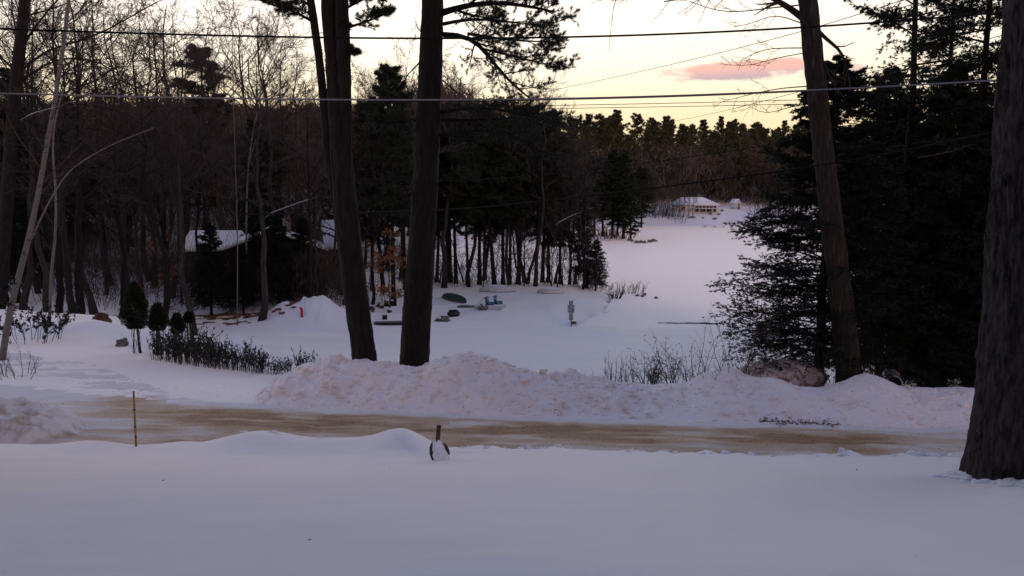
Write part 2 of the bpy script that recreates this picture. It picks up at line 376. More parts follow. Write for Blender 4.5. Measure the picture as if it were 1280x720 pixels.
at = ground.data.attributes.new('litter', 'FLOAT', 'POINT'); at.data.foreach_set('value', lit.astype(np.float32))
b = MB()
b.add(np.c_[LAKE + (LAKE - LAKE.mean(0)) * .05, np.zeros(len(LAKE))], np.arange(len(LAKE))[None])
lake = b.obj('lake', M['lake'], kind='structure', label='frozen pond under smooth snow')
# road sheet
rx = axis([(-34, -16, .5), (-16, 14, .12), (14, 60, 1)]); rt = np.linspace(-.08, 1.06, 56)
X, T = np.meshgrid(rx, rt); ne, fe = near_edge(X), far_edge(X)
fe2 = fe + np.interp(X, [-34, -14, -9], [6, 3, 0])
Y = ne + (fe2 - ne) * T
Z = 3.10 + .02 * fbm(X * .4, Y * 3, 3, 51) + .02 * fbm(X * 2.5, Y * 5, 3, 52) - .03 * np.exp(-((T - .3) / .08) ** 2) - .03 * np.exp(-((T - .72) / .09) ** 2) - .012 * np.maximum(Y - fe, 0)
nx, ny = len(rx), len(rt); i = (np.arange(ny - 1)[:, None] * nx + np.arange(nx - 1)[None]).ravel()
rb_ = MB().add(np.stack([X, Y, Z], -1).reshape(-1, 3), np.stack([i, i + 1, i + nx + 1, i + nx], -1))
road = rb_.obj('road', M['road'], smooth=True, kind='structure', label='snowy road with brown sand ground into the packed snow')
sand = sst(-14, -7.5, X + .8 * vnoise(X * .3, Y * 1.2, 3)) * (sst(-.02, .1, T) * .55 + .45) * sst(1.0, .86, T)
sand = sand * 1.14 * (1 + .24 * fbm(X * .9, Y * 1.8, 3, 55)) * (.66 + .38 * np.exp(-((T - .68) / .16) ** 2) + .25 * np.exp(-((T - .2) / .1) ** 2)) * np.interp(X, [-10, 8.2, 9.4, 60], [1, 1, .55, .55]) + .22 * sst(-8, -13, X)
at = road.data.attributes.new('sand', 'FLOAT', 'POINT'); at.data.foreach_set('value', sand.ravel().astype(np.float32))
at = road.data.attributes.new('road_uv', 'FLOAT_VECTOR', 'POINT'); at.data.foreach_set('vector', np.stack([X, (Y - ne), X * 0], -1).ravel().astype(np.float32))
# ploughed bank on the far side of the road
cr_px = [300, 335, 352, 372, 400, 440, 470, 500, 525, 548, 575, 605, 640, 680, 740, 780, 850, 900, 960, 1030, 1060, 1075, 1100, 1130, 1215, 1400]
cr_py = [484, 477, 472, 464, 455, 449, 451, 459, 455, 441, 436, 440, 456, 464, 474, 482, 483, 482, 484, 485, 475, 472, 476, 484, 485, 487]
def zat(py, Y): return P(640, py, Y)[2]
def bank_z(x, y):
    fe = far_edge(x); cy = fe + 2.1
    px = 640 + x / (cy * 1.02) * F
    pyc = np.interp(px, cr_px, cr_py)
    th = R_(PITCH) + np.arctan((pyc - 360) / F); top = CZ - np.tan(th) * cy
    gzv = base_z(x, y)
    h = top - 3.1
    s = y - fe
    prof = np.where(s < 2.1, sst(-.15, 2.0, s) ** .8, sst(5.2, 2.1, s))
    rough = fbm(x * 1.1, y * 1.1, 5, 61)
    z = 3.08 + h * prof * (1 + .10 * fbm(x * .6, y * .6, 3, 71)) + prof * (1 - prof * .75) * .42 * rough * np.interp(x, [2, 4.5], [1, .35]) + (.085 * fbm(x * 3.2, y * 3.2, 4, 81) + .03 * np.abs(fbm(x * 7, y * 7, 2, 82))) * prof * np.interp(x, [2, 4.5], [1, .3]) * (.35 + .9 * sst(-.5, .5, fbm(x * .7, y * .7, 2, 83)))
    fadeL = sst(-8.4, -6.9, x)
    z = np.where(s > 2.1, gzv + (z - gzv) * prof, z)
    z = (z - 3.0) * fadeL + 3.0 - (1 - fadeL) * .4
    for px_, s_, hh, wx_ in ((895, 3.0, .40, .62), (918, 3.0, .25, .4), (950, 2.5, .26, .62), (1076, 2.6, .18, .5)): z = z + hh * np.exp(-(np.abs(x - (px_ - 640) / F * 24.4 * 1.02) / wx_) ** 2.6 - ((s - s_) / .75) ** 2)
    z = z - .3 * (s < -.1) - .5 * (s > 5.1)
    return z
bx = axis([(-9.5, 14, .05), (14, 60, .8)]); bt = axis([(-.4, 3.2, .05), (3.2, 5.4, .2)])
X, T = np.meshgrid(bx, bt); Y = far_edge(X) + T
Z = bank_z(X.ravel(), Y.ravel()); nx, ny = len(bx), len(bt); i = (np.arange(ny - 1)[:, None] * nx + np.arange(nx - 1)[None]).ravel()
MB().add(np.stack([X.ravel(), Y.ravel(), Z], -1), np.stack([i, i + 1, i + nx + 1, i + nx], -1)).obj('snow_bank', M['bank'], smooth=True, kind='structure', label='ploughed snow bank along the far side of the road, pink light put into its colour')
# pile at the left end of the road, in front
def pile_z(x, y):
    e = ((x + 13.1) / 2.7) ** 2 + ((y - 20.9) / 1.7) ** 2
    return 2.9 + .95 * np.maximum(0, 1 - e) ** .7 * (1 + .2 * fbm(x * 1.3, y * 1.3, 4, 91)) + .09 * fbm(x * 3, y * 3, 4, 92)
grid('snow_pile', np.arange(-16.5, -9.8, .08), np.arange(18.6, 23.2, .08), pile_z, M['dirty_snow'], kind='structure', label='dirty ploughed snow pile at the left end of the road')
def top_z(x, y):
    z = gz(x, y)
    s = y - float(far_edge(x))
    if -.2 < s < 5.3 and x > -9: z = max(z, float(bank_z(np.array([float(x)]), np.array([float(y)]))[0]))
    return z

# ================================================================== tree machinery
def grow(rng, Pn, Rn, n, t0, t1, lf, ang, up=0., wob=.12, k=4, rr=.6, plane=None, lmin=.05, taper=.25, shrink=.5, rmin=.004):
    N_, K, _ = Pn.shape
    idx = np.repeat(np.arange(N_), n); q = (np.tile(np.arange(n), N_) + rng.uniform(0, 1, N_ * n)) / n; t = t0 + (t1 - t0) * q
    f = t * (K - 1); i0 = np.minimum(f.astype(int), K - 2); fr = (f - i0)[:, None]
    a, b = Pn[idx, i0], Pn[idx, i0 + 1]; pos = a + (b - a) * fr; tan = b - a; tan /= np.linalg.norm(tan, axis=1, keepdims=True) + 1e-9
    rad = Rn[idx, i0] * (1 - fr[:, 0]) + Rn[idx, i0 + 1] * fr[:, 0]
    plen = np.linalg.norm(np.diff(Pn, axis=1), axis=2).sum(1)[idx]
    if plane is None:
        r = rng.normal(size=(len(idx), 3)); pe = np.cross(tan, r)
    else:
        pe = np.cross(tan, np.array([0, 0, 1.])) * np.where(np.arange(len(idx)) % 2, 1, -1)[:, None] + rng.normal(size=(len(idx), 3)) * plane
    pe /= np.linalg.norm(pe, axis=1, keepdims=True) + 1e-9
    A = R_(ang) * rng.uniform(.7, 1.3, len(idx)); d = tan * np.cos(A)[:, None] + pe * np.sin(A)[:, None]
    ln = np.maximum(lmin, lf * plen * (1 - shrink * t) * rng.uniform(.6, 1.25, len(idx)))
    pts = [pos]; st = ln / (k - 1)
    for _ in range(k - 1):
        d = d + rng.normal(size=d.shape) * wob; d[:, 2] += up; d /= np.linalg.norm(d, axis=1, keepdims=True)
        pts.append(pts[-1] + d * st[:, None])
    r0 = np.maximum(rad * rr, rmin); Rr = r0[:, None] * np.linspace(1, taper, k)[None]
    return np.stack(pts, 1), Rr
def path(pts, rad, k=12):
    pts = np.asarray(pts, float); d = np.r_[0, np.cumsum(np.linalg.norm(np.diff(pts, axis=0), axis=1))]; t = np.linspace(0, d[-1], k)
    # smooth interpolation
    out = np.stack([np.interp(t, d, pts[:, j]) for j in range(3)], -1)
    if len(pts) > 2:
        for _ in range(2): out[1:-1] = (out[:-2] + 2 * out[1:-1] + out[2:]) / 4
    return out[None], np.interp(t, d, rad)[None]
def tuft_pts(rng, Pn, m_, t0=.3, spread=.9):
    N_, K, _ = Pn.shape
    idx = np.repeat(np.arange(N_), m_); t = rng.uniform(t0, 1, len(idx)); f = t * (K - 1); i0 = np.minimum(f.astype(int), K - 2); fr = (f - i0)[:, None]
    a, b = Pn[idx, i0], Pn[idx, i0 + 1]; pos = a + (b - a) * fr; tan = b - a; tan /= np.linalg.norm(tan, axis=1, keepdims=True) + 1e-9
    d = tan + rng.normal(size=tan.shape) * spread; d /= np.linalg.norm(d, axis=1, keepdims=True)
    return pos, d
def wavy(rng, H, r0, k=14, amp=.15, lean=(0, 0), top=.12):
    z = np.linspace(0, H, k); x = np.cumsum(rng.normal(size=k)) * amp * .3 + lean[0] * z; y = np.cumsum(rng.normal(size=k)) * amp * .3 + lean[1] * z
    x -= x[0]; y -= y[0]
    return np.stack([x, y, z], -1)[None], (r0 * (1 - (1 - top) * (z / H) ** .9) * np.where(np.arange(k) == 0, 1.25, 1))[None]

def bare_tree(name, seed, H, r0, start=.3, limbs=14, nb=7, nt=7, nw=6, ang=48, up=.06, bark='bark_grey', twig='twig', leaf=None, leafn=0, lean=(0, 0), rmin=.006, limblen=.42, sides=8, trunk=None, amp=.15, leafsize=.12):
    rng = np.random.default_rng(seed)
    Tp, Tr = trunk if trunk is not None else wavy(rng, H, r0, amp=amp, lean=lean)
    root = empty(name, tuple(Tp[0, 0]) if trunk is not None else (0, 0, 0)); off = Tp[0, 0].copy(); Tp = Tp - off
    mt = MB().tubes(Tp, Tr, sides)
    L1, R1 = grow(rng, Tp, Tr, limbs, start, .98, limblen, ang, up, .10, 6, .55, rmin=rmin * 2)
    mt.tubes(L1, R1, 5); mt.obj('trunk', M[bark], root, smooth=True)
    cr = MB()
    L2, R2 = grow(rng, L1, R1, nb, .2, 1, .5, 42, up * .8, .14, 5, .6, rmin=rmin * 1.6)
    L3, R3 = grow(rng, L2, R2, nt, .15, 1, .5, 42, up * .6, .16, 4, .6, rmin=rmin * 1.2)
    cr.tubes(L2, R2, 4, cap=False); cr.tubes(L3, R3, 3, cap=False)
    if nw:
        L4, R4 = grow(rng, L3, R3, nw, .1, 1, .55, 40, up * .5, .16, 3, .6, rmin=rmin * .8)
        cr.tubes(L4, R4, 3, cap=False)
    else: L4 = L3
    cr.obj('crown', M[twig], root)
    if leaf:
        sel = L4[rng.uniform(size=len(L4)) < .5]; lv = MB(); p, d = tuft_pts(rng, sel, leafn); lv.leaves(p, d, leafsize, leafsize * .7, rng); lv.obj('leaves', M[leaf], root)
    return root
def conifer(name, seed, H, r0, start, rad, limbs, nb, nt, ntuft, nn, nl, nw, droop=-.02, limb_ang=80, needle='needle', bark='bark', shape='pine', trunk=None, plane=.25, top=.08, spread=.9, lean=(0, 0), stubs=0, skip=None):
    rng = np.random.default_rng(seed)
    Tp, Tr = trunk if trunk is not None else wavy(rng, H, r0, amp=.08, lean=lean, top=top)
    off = Tp[0, 0].copy(); root = empty(name, tuple(off) if trunk is not None else (0, 0, 0)); Tp = Tp - off
    K = Tp.shape[1]
    t = np.linspace(start, .985, limbs) + rng.uniform(-.01, .01, limbs); q = (t - start) / (1 - start)
    if shape == 'pine': prof = np.clip(np.minimum(.55 + 1.2 * q, 1.0) * np.sqrt(np.clip(1.02 - q ** 1.6, 0, 1)), .12, 1)
    else: prof = np.clip((1 - q) ** .6 * np.minimum(1, .8 + 2 * q), .07, 1)
    f = np.clip(t, 0, .999) * (K - 1); i0 = f.astype(int); fr = (f - i0)[:, None]; pos = Tp[0, i0] * (1 - fr) + Tp[0, i0 + 1] * fr
    az = np.arange(limbs) * 2.39996 + rng.uniform(-.5, .5, limbs); ln = rad * prof * rng.uniform(.65 if nt else .3, 1.15 if nt else 1.35, limbs)
    el = (np.interp(q, [0, 1], [-.05, .75]) if shape == 'pine' else np.interp(q, [0, 1], [-.05, .6])) + rng.normal(size=limbs) * (.1 if shape == 'pine' else .2)
    d = np.stack([np.cos(az) * np.cos(el), np.sin(az) * np.cos(el), np.sin(el)], -1); k = 6; pts = [pos]
    for j in range(k - 1):
        d = d + rng.normal(size=d.shape) * .06; d[:, 2] += droop * (1 if shape != 'pine' else (-1.0 if j > 2 else 1)); d /= np.linalg.norm(d, axis=1, keepdims=True)
        pts.append(pts[-1] + d * (ln / (k - 1))[:, None])
    L1 = np.stack(pts, 1); r1 = np.clip(Tr[0, i0] * .32, .012, .2); R1 = r1[:, None] * np.linspace(1, .25, k)
    mt = MB().tubes(Tp, Tr, 9)
    if stubs:
        S, Sr = grow(rng, Tp, Tr, stubs, .12, start, .10, 85, -.02, .1, 4, .16, rmin=.012); mt.tubes(S, Sr, 4)
    mt.obj('trunk', M[bark], root, smooth=True)
    br = MB().tubes(L1, R1, 4, cap=False)
    L2, R2 = grow(rng, L1, R1, nb, .18, 1, .42, 50, 0 if shape == 'pine' else -.03, .1, 4, .5, plane=plane, shrink=.35, rmin=.006)
    br.tubes(L2, R2, 3, cap=False)
    if nt:
        L3, R3 = grow(rng, L2, R2, nt, .15, 1, .45, 45, .05 if shape == 'pine' else -.04, .1, 3, .5, plane=plane, shrink=.3, rmin=.004)
        br.tubes(L3, R3, 3, cap=False)
    else: L3 = L2
    br.obj('branches', M[bark], root)
    fo = MB(); p, d = tuft_pts(rng, L3, ntuft, .2, .3)
    p = np.repeat(p, nn, 0); d = np.repeat(d, nn, 0) + rng.normal(size=(len(p), 3)) * spread; d /= np.linalg.norm(d, axis=1, keepdims=True)
    if shape != 'pine': d[:, 2] *= .8; d[:, 2] -= .35; d /= np.linalg.norm(d, axis=1, keepdims=True)
    fo.tris(p, d, nl * rng.uniform(.7, 1.2, len(p)), nw, rng)
    fo.obj('foliage', M[needle], root)
    return root
HIDE = []
def proto(o): HIDE.append(o); return o
def used(o, loc, rz=0, s=1, **t):
    return copy_tree(o, loc, rz, s, **t)
# ================================================================== houses
def roof_prism(x0, x1, y0, y1, ze, zr, th, axis_='y', over=.35):
    """gable roof slabs as one closed shape; ridge runs along axis_"""
    b = MB()
    if axis_ == 'y':
        xm = (x0 + x1) / 2; sl = (zr - ze) / (xm - x0); xa, xb = x0 - over, x1 + over; za = ze - over * sl
        b.prism([(xa, za), (xm, zr), (xb, za), (xb, za + th), (xm, zr + th), (xa, za + th)], y0 - over, y1 + over)
    else:
        ym = (y0 + y1) / 2; sl = (zr - ze) / (ym - y0); ya, yb = y0 - over, y1 + over; za = ze - over * sl
        pts = [(ya, za), (ym, zr), (yb, za), (yb, za + th), (ym, zr + th), (ya, za + th)]
        n = 6; v = [(x0 - over, a, c) for a, c in pts] + [(x1 + over, a, c) for a, c in pts]; i = np.arange(n); j = (i + 1) % n
        b.add(v, [np.stack([i, j, j + n, i + n], -1), i[None, ::-1], (i + n)[None]])
    return b
def window(par, x, y, z, w_, h_, fm='darkwood'):
    f = MB(); t = .07
    for dx_, dz_, sx_, sz_ in ((-w_ / 2, 0, t, h_), (w_ / 2, 0, t, h_), (0, -h_ / 2, w_ + t, t), (0, h_ / 2, w_ + t, t), (0, 0, .04, h_)): f.box((x + dx_, y - .03, z + dz_), (sx_, .08, sz_))
    fo = f.obj('window', M[fm], par); MB().box((x, y - .012, z), (w_ - .05, .02, h_ - .05)).obj('pane', M['glass'], fo)
# cabin with a gable front, left woods
Y0 = 63; xa = P(340, 280, Y0); hw = 3.7; zr = xa[2]; ze = P(400, 303, Y0)[2]; gx, g0 = xa[0], gz(xa[0], Y0); zr -= .75; ze -= .75
h = empty('gabled_cabin', (gx, Y0, g0), .27, label='dark cabin with a snow covered gable roof standing among the bare trees', category='cabin')
b = MB().prism([(-hw, -.3), (hw, -.3), (hw, ze - g0), (0, zr - g0), (-hw, ze - g0)], 0, 8); b.obj('wall', M['darkwood'], h)
roof_prism(-hw, hw, 0, 8, ze - g0 + .02, zr - g0 + .03, .12).obj('roof', M['darkwood'], h)
rs = roof_prism(-hw, hw, .2, 8, ze - g0 + .145, zr - g0 + .16, .2, over=.22).obj('roof_snow', M['snow'], h)
MB().prism([(3.8, -.2), (5.2, -.2), (5.2, 3.1), (3.8, 3.1)], 3.2, 8).obj('side_wing', M['darkwood'], h)
roof_prism(4.1, 5.3, 3.2, 8, 3.05, 4.75, .26, 'x', .3).obj('side_roof', M['snow'], h)
for wx in (-1.6, 1.6): window(h, wx, 0, 1.7, 1.1, 1.1)
MB().box((0, -.04, 1.1), (.95, .07, 2.1)).obj('door', M['wood'], h)
MB().box((1.1, 4.6, zr - g0 + .35), (.6, .6, 1.3)).obj('chimney', M['stone'], h)
Y0 = 67; x0, x1 = P(229, 310, Y0)[0], P(286, 310, Y0)[0]; g0 = gz((x0 + x1) / 2, Y0); h = empty('low_cabin', ((x0 + x1) / 2, Y0, g0), label='low dark shed whose snowy roof slopes to the front, left of the gabled cabin', category='shed')
hx = (x1 - x0) / 2; ze, zr = P(250, 312, Y0)[2] - g0, P(250, 291, Y0 + 2.4)[2] - g0
MB().box((0, 2.4, ze / 2), (2 * hx, 4.6, ze)).obj('wall', M['darkwood'], h)
roof_prism(-hx, hx, .1, 4.7, ze, zr, .2, 'x', .3).obj('roof', M['snow'], h)
window(h, -.6, .09, ze * .55, .8, .9)
MB().box((.9, .06, 1.0), (.9, .06, 2)).obj('door', M['wood'], h)
# pale house across the pond
Y0 = 216; A = P(846, 266, Y0); B_ = P(897, 266, Y0); g0 = gz((A[0] + B_[0]) / 2, Y0 + 1); W_ = B_[0] - A[0]; cx = (A[0] + B_[0]) / 2
h = empty('lake_house', (cx, Y0, g0), label='pale one storey house with snowy roof and a row of windows across the frozen pond', category='house')
ze = P(870, 255.5, Y0)[2] - g0; zr = P(870, 246.5, Y0 + 3)[2] - g0; hw = W_ / 2
MB().box((0, 3.5, ze / 2 - .4), (W_, 7, ze + .8)).obj('wall', M['cream'], h)
b = MB(); rxm = hw * .42                      # hipped right end like the photo
v = [(-hw - .5, -.5, ze), (hw + .5, -.5, ze), (hw + .5, 7.5, ze), (-hw - .5, 7.5, ze), (-hw + 1.6, 3.5, zr), (rxm, 3.5, zr), (-hw - .5, -.5, ze - .22), (hw + .5, -.5, ze - .22), (hw + .5, 7.5, ze - .22), (-hw - .5, 7.5, ze - .22)]
b.add(v, [np.array([[0, 1, 5, 4], [2, 3, 4, 5], [0, 6, 7, 1], [1, 7, 8, 2], [2, 8, 9, 3], [3, 9, 6, 0], [9, 8, 7, 6]]), np.array([[1, 2, 5], [3, 0, 4]])]); b.obj('roof', M['snow'], h)
for k in range(6): window(h, -.1 + k * .88, 0, ze - 1.05, .62, 1.35, 'rust' if k < 4 else 'darkwood')
window(h, -3.4, 0, ze - 1.0, .9, .9, 'white')
d_ = MB().box((1.6, -1.3, .62), (W_ * .62, 2.5, .16)).obj('deck', M['white'], h)
pp = MB()
for k in range(5): pp.box((-1.4 + k * 1.5, -2.4, -.1), (.14, .14, 1.4))
pp.box((1.6, -2.45, 1.35), (W_ * .6, .06, .07))
for k in range(22): pp.box((-1.3 + k * .28, -2.45, 1.02), (.03, .03, .62))
pp.obj('deck_railing', M['white'], h)
MB().box((1.2, 4.4, zr - .1), (.7, .7, 1.6)).obj('chimney', M['stone'], h)
Y0 = 219; a = P(920, 266, Y0); g0 = gz(a[0], Y0); h = empty('white_shed', (a[0] + .6, Y0, g0), .5, label='small white gabled shed at the right of the lake house', category='shed')
MB().prism([(-.9, -.3), (.9, -.3), (.9, 2.2), (0, 3.3), (-.9, 2.2)], 0, 3).obj('wall', M['white'], h); roof_prism(-.9, .9, 0, 3, 2.24, 3.36, .14, over=.2).obj('roof', M['snow'], h)
MB().box((0, -.03, .95), (.8, .05, 1.9)).obj('door', M['wood'], h); h.scale = (.75, .75, .75)
Y0 = 245; a = P(955, 245, Y0); g0 = gz(a[0], Y0); h = empty('hillside_cottage', (a[0], Y0, g0), label='dark cottage with a white snowy roof half hidden in trees on the far right slope', category='cottage')
ze = a[2] - g0; MB().box((0, 3, ze / 2 - .3), (5, 6, max(ze, 1.6) + .6)).obj('wall', M['darkwood'], h); roof_prism(-2.5, 2.5, 0, 6, max(ze, 1.6) + .35, max(ze, 1.6) + 1.5, .2, 'x', .3).obj('roof', M['snow'], h)
window(h, 0, 0, .8, 1, 1)

# unseen house added behind the camera to block sky light from the yard
h = empty('unseen_shade_house', (0, -1.4, gz(0, -1)), label='unseen house added behind the camera to shade the yard', category='house')
MB().box((0, -5, 1.3), (17, 10, 4.6)).obj('wall', M['darkwood'], h)
roof_prism(-8.5, 8.5, -10, 0, 3.63, 6.2, .3, 'x', .6).obj('roof', M['darkwood'], h)
window(h, -4, 0.02, 1.9, 1.4, 1.3, 'white'); window(h, 4.2, 0.02, 1.9, 1.4, 1.3, 'white')
# ================================================================== big near trees
# furrowed trunk at the right edge
def bark_tube(mb, Tp, Tr, sides=64, step=.07, amp=.035, seed=0):
    pts, rr = Tp[0], Tr[0]; d = np.r_[0, np.cumsum(np.linalg.norm(np.diff(pts, axis=0), axis=1))]; k = int(d[-1] / step); sN = np.linspace(0, d[-1], k)
    c = np.stack([np.interp(sN, d, pts[:, j]) for j in range(3)], -1); R0 = np.interp(sN, d, rr)
    for _ in range(12): c[1:-1] = (c[:-2] + 2 * c[1:-1] + c[2:]) / 4
    a = np.arange(sides) * 2 * np.pi / sides; S, A = np.meshgrid(sN, a, indexing='ij'); u = A / (2 * np.pi) * 14
    fad = 1 - np.exp(-(A / .2) ** 2) - np.exp(-((A - 2 * np.pi) / .2) ** 2)
    rid = 1 - np.abs(vnoise(u + .8 * fbm(u, S * 1.5, 2, seed), S * 1.3, seed + 1)) * 2
    Rr = R0[:, None] * (1 + .05 * vnoise(np.cos(A) * 1.5 + seed, S * .7 + np.sin(A) * 1.5, seed + 3)) + amp * rid * fad * np.minimum(1, R0[:, None] / .25) + .22 * R0[:, None] * np.exp(-S / .5) * (1 + .5 * np.cos(A * 5 + seed))
    V = np.stack([c[:, 0:1] + Rr * np.cos(A), c[:, 1:2] + Rr * np.sin(A), np.repeat(c[:, 2:3], sides, 1)], -1)
    i = (np.arange(k - 1)[:, None] * sides + np.arange(sides)[None]).ravel(); j = (np.arange(k - 1)[:, None] * sides + (np.arange(sides)[None] + 1) % sides).ravel()
    return mb.add(V.reshape(-1, 3), np.stack([i, j, j + sides, i + sides], -1))
def furrowed():
    Yt = 13.6; pts = [P(1263, 612, Yt), P(1263, 560, Yt), P(1272, 420, Yt), P(1282, 250, Yt), P(1298, 0, Yt), P(1330, -400, Yt), P(1350, -700, Yt)]
    pts[0][2] = gz(pts[0][0], Yt) - .35
    rr = np.array([.64, .565, .50, .47, .44, .36, .28])
    d = np.r_[0, np.cumsum(np.linalg.norm(np.diff(np.array(pts), axis=0), axis=1))]; k = 420; s = np.linspace(0, d[-1], k); c = np.stack([np.interp(s, d, np.array(pts)[:, j]) for j in range(3)], -1)
    for _ in range(60): c[1:-1] = (c[:-2] + 2 * c[1:-1] + c[2:]) / 4
    R0 = np.interp(s, d, rr); n = 200; a = np.arange(n) * 2 * np.pi / n
    S, Aa = np.meshgrid(s, a, indexing='ij'); cir = R0[:, None] * Aa
    per = 2 * np.pi * .5
    u = Aa / (2 * np.pi) * 26
    wv = fbm(u * .9, S * 2.2, 3, 5) * .9
    rid = 1 - np.abs(vnoise(u + wv, S * 1.1, 6)) * 2; rid2 = 1 - np.abs(vnoise(u * 2 + wv, S * 3.2, 7)) * 2
    fad = 1 - np.exp(-((Aa - 0) / .12) ** 2) - np.exp(-((Aa - 2 * np.pi) / .12) ** 2)
    flare = .17 * np.exp(-S / .35) * (1 + 1.1 * np.cos(Aa * 5 + 1) + .5 * vnoise(Aa * 6, S * 6, 4))
    Rr = R0[:, None] + (.034 * rid + .014 * rid2) * fad + .03 * fbm(np.cos(Aa) * 2, S * 1.0 + np.sin(Aa) * 2, 2, 8) + flare
    V = np.stack([c[:, 0:1] + Rr * np.cos(Aa), c[:, 1:2] + Rr * np.sin(Aa), np.repeat(c[:, 2:3], n, 1)], -1)
    off = np.array(pts[0]); V = V - off
    q = (np.arange(k - 1)[:, None] * n + np.arange(n)[None]); q2 = (np.arange(k - 1)[:, None] * n + (np.arange(n)[None] + 1) % n)
    root = empty('oak_tree', tuple(off), label='large near tree with deeply furrowed grey bark at the right edge of the yard', category='tree')
    MB().add(V.reshape(-1, 3), np.stack([q.ravel(), q2.ravel(), (q2 + n).ravel(), (q + n).ravel()], -1)).obj('trunk', M['bark_near'], root, smooth=True)
    rng = np.random.default_rng(3); Tp = (c - off)[None, ::20]; Tr = R0[None, ::20]
    L1, R1 = grow(rng, Tp, Tr, 12, .72, 1, .3, 50, .06, .1, 6, .45); L2, R2 = grow(rng, L1, R1, 7, .2, 1, .5, 42, .05, .14, 5, .6); L3, R3 = grow(rng, L2, R2, 7, .15, 1, .5, 42, .04, .16, 4, .6)
    MB().tubes(L1, R1, 6).tubes(L2, R2, 4, cap=False).tubes(L3, R3, 3, cap=False).obj('crown', M['twig'], root)
furrowed()
rng = np.random.default_rng(5)
b = MB()
for k in range(110):
    a = rng.uniform(2.2, 5.6); rr_ = .60 + abs(rng.normal()) * .22; x_, y_ = P(1263, 600, 13.6)[0] + np.cos(a) * rr_ , 13.6 + np.sin(a) * rr_; k2 = rng.uniform(.02, .07)
    b.blob((x_, y_, gz(x_, y_) + k2 * .05), (k2 * 2.2, k2 * 1.5, k2 * .7), rng, 12, 8, .28)
b.obj('snow_cuff', M['snow'], smooth=True, kind='stuff', label='rough lumps of snow heaped round the foot of the furrowed trunk')

def custom_pine(name, Yt, stems, limbs, lab, seed, bark='bark', topz=15.8, nb=14, nt=10, tuft=5, nn=12, topl=26, toplen=.22, fine=(.12, .0115)):
    rng = np.random.default_rng(seed)
    base = P(stems[0][0][0][0], stems[0][0][0][1], Yt); base[2] = gz(base[0], Yt) - .2
    root = empty(name, tuple(base), label=lab, category='tree'); tr = MB(); S = []
    for si, (pts, rad) in enumerate(stems):
        W = [P(a, b_, Yt + (c_ if c_ else 0)) for a, b_, c_ in pts]
        if si == 0: W[0] = base.copy()
        Tp, Tr = path(W, rad, 26); Tp = Tp - base; bark_tube(tr, Tp, Tr, 64, .07, .03, seed + si); S.append((Tp, Tr))
        K_, Kr = grow(rng, Tp, Tr, 16, .25, .75, .03, 80, -.01, .15, 4, .10, rmin=.012); tr.tubes(K_, Kr, 5)
    br = MB(); fo = MB()
    def foliage(L1, R1, dens=1.0):
        L2, R2 = grow(rng, L1, R1, nb, .12, 1, .38, 52, .03, .12, 5, .5, shrink=.4, rmin=.008, plane=.35)
        L3, R3 = grow(rng, L2, R2, nt, .15, 1, .5, 45, .07, .12, 4, .5, shrink=.3, rmin=.005, plane=.6)
        br.tubes(L2, R2, 4, cap=False); br.tubes(L3, R3, 3, cap=False)
        p, d = tuft_pts(rng, L3, max(1, int(tuft * dens)), .2, .3); p = np.repeat(p, nn, 0); d = np.repeat(d, nn, 0) + rng.normal(size=(len(p), 3)) * .55 + np.array([0, 0, .15]); d /= np.linalg.norm(d, axis=1, keepdims=True)
        fo.tris(p, d, fine[0] * rng.uniform(.8, 1.3, len(p)), fine[1], rng)
    for pts, r0, kind in limbs:
        W = [P(a, b_, Yt + c_) for a, b_, c_ in pts]; Lp, Lr = path(W, np.linspace(r0, r0 * .25, len(W)), 9); Lp = Lp - base
        tr.tubes(Lp, Lr, 7)
        if kind == 'dead':
            L2, R2 = grow(rng, Lp, Lr, 5, .3, 1, .4, 45, 0, .2, 4, .5, rmin=.006); br.tubes(L2, R2, 3, cap=False)
        else: foliage(Lp, Lr, kind)
    for Tp, Tr in S:                     # the crown over the frame
        zt = Tp[0, :, 2] + base[2]
        if zt[-1] < topz: continue
        t0 = float(np.interp(topz, zt, np.linspace(0, 1, len(zt))))
        L1, R1 = grow(rng, Tp, Tr, topl, t0, .98, toplen, 80, .04, .08, 6, .4, shrink=.5); tr.tubes(L1, R1, 5); foliage(L1, R1, .7)
    tr.obj('trunk', M[bark], root, smooth=True); br.obj('branches', M[bark], root); fo.obj('foliage', M['needle'], root)
    return root
custom_pine('pine_tree', 26.4, [
    ([(462, 480, 0), (455, 440, 0), (441, 340, 0), (430, 240, 0), (424, 170, 0), (419, 100, .1), (411, 0, .2), (404, -150, .4), (400, -380, .6)], [.37, .345, .35, .34, .29, .235, .23, .19, .08]),
    ([(431, 215, 0), (431, 150, 0), (430, 80, -.1), (427, 0, -.2), (430, -150, -.4), (436, -400, -.8)], [.2, .2, .19, .18, .15, .06]),
    ([(428, 300, 0), (415, 225, .1), (406, 140, .2), (398, 60, .3), (388, 0, .4), (370, -120, .6), (350, -300, 1)], [.13, .125, .12, .115, .11, .09, .04])],
    [([(396, 30, .4), (370, 15, 0), (345, 8, -.5), (328, 2, -.8)], .05, 1.0),
     ([(392, 10, .4), (365, -8, .6), (335, 0, 1.0)], .05, 1.0),
     ([(433, 35, 0), (455, 28, -.3), (476, 20, -.6), (490, 15, -.8)], .045, 1.0),
     ([(433, 10, 0), (455, -2, .3), (480, -8, .6)], .045, 1.0),
     ([(431, 65, 0), (438, 62, -.1), (446, 66, -.2)], .025, .6),
     ([(434, 66, 0), (447, 64, -.3), (460, 66, -.5)], .014, 'dead'),
     ([(400, 140, 0), (380, 100, .3), (372, 95, .5)], .014, 'dead')],
    'leaning white pine with several stems, left of the thick straight pine', 21)
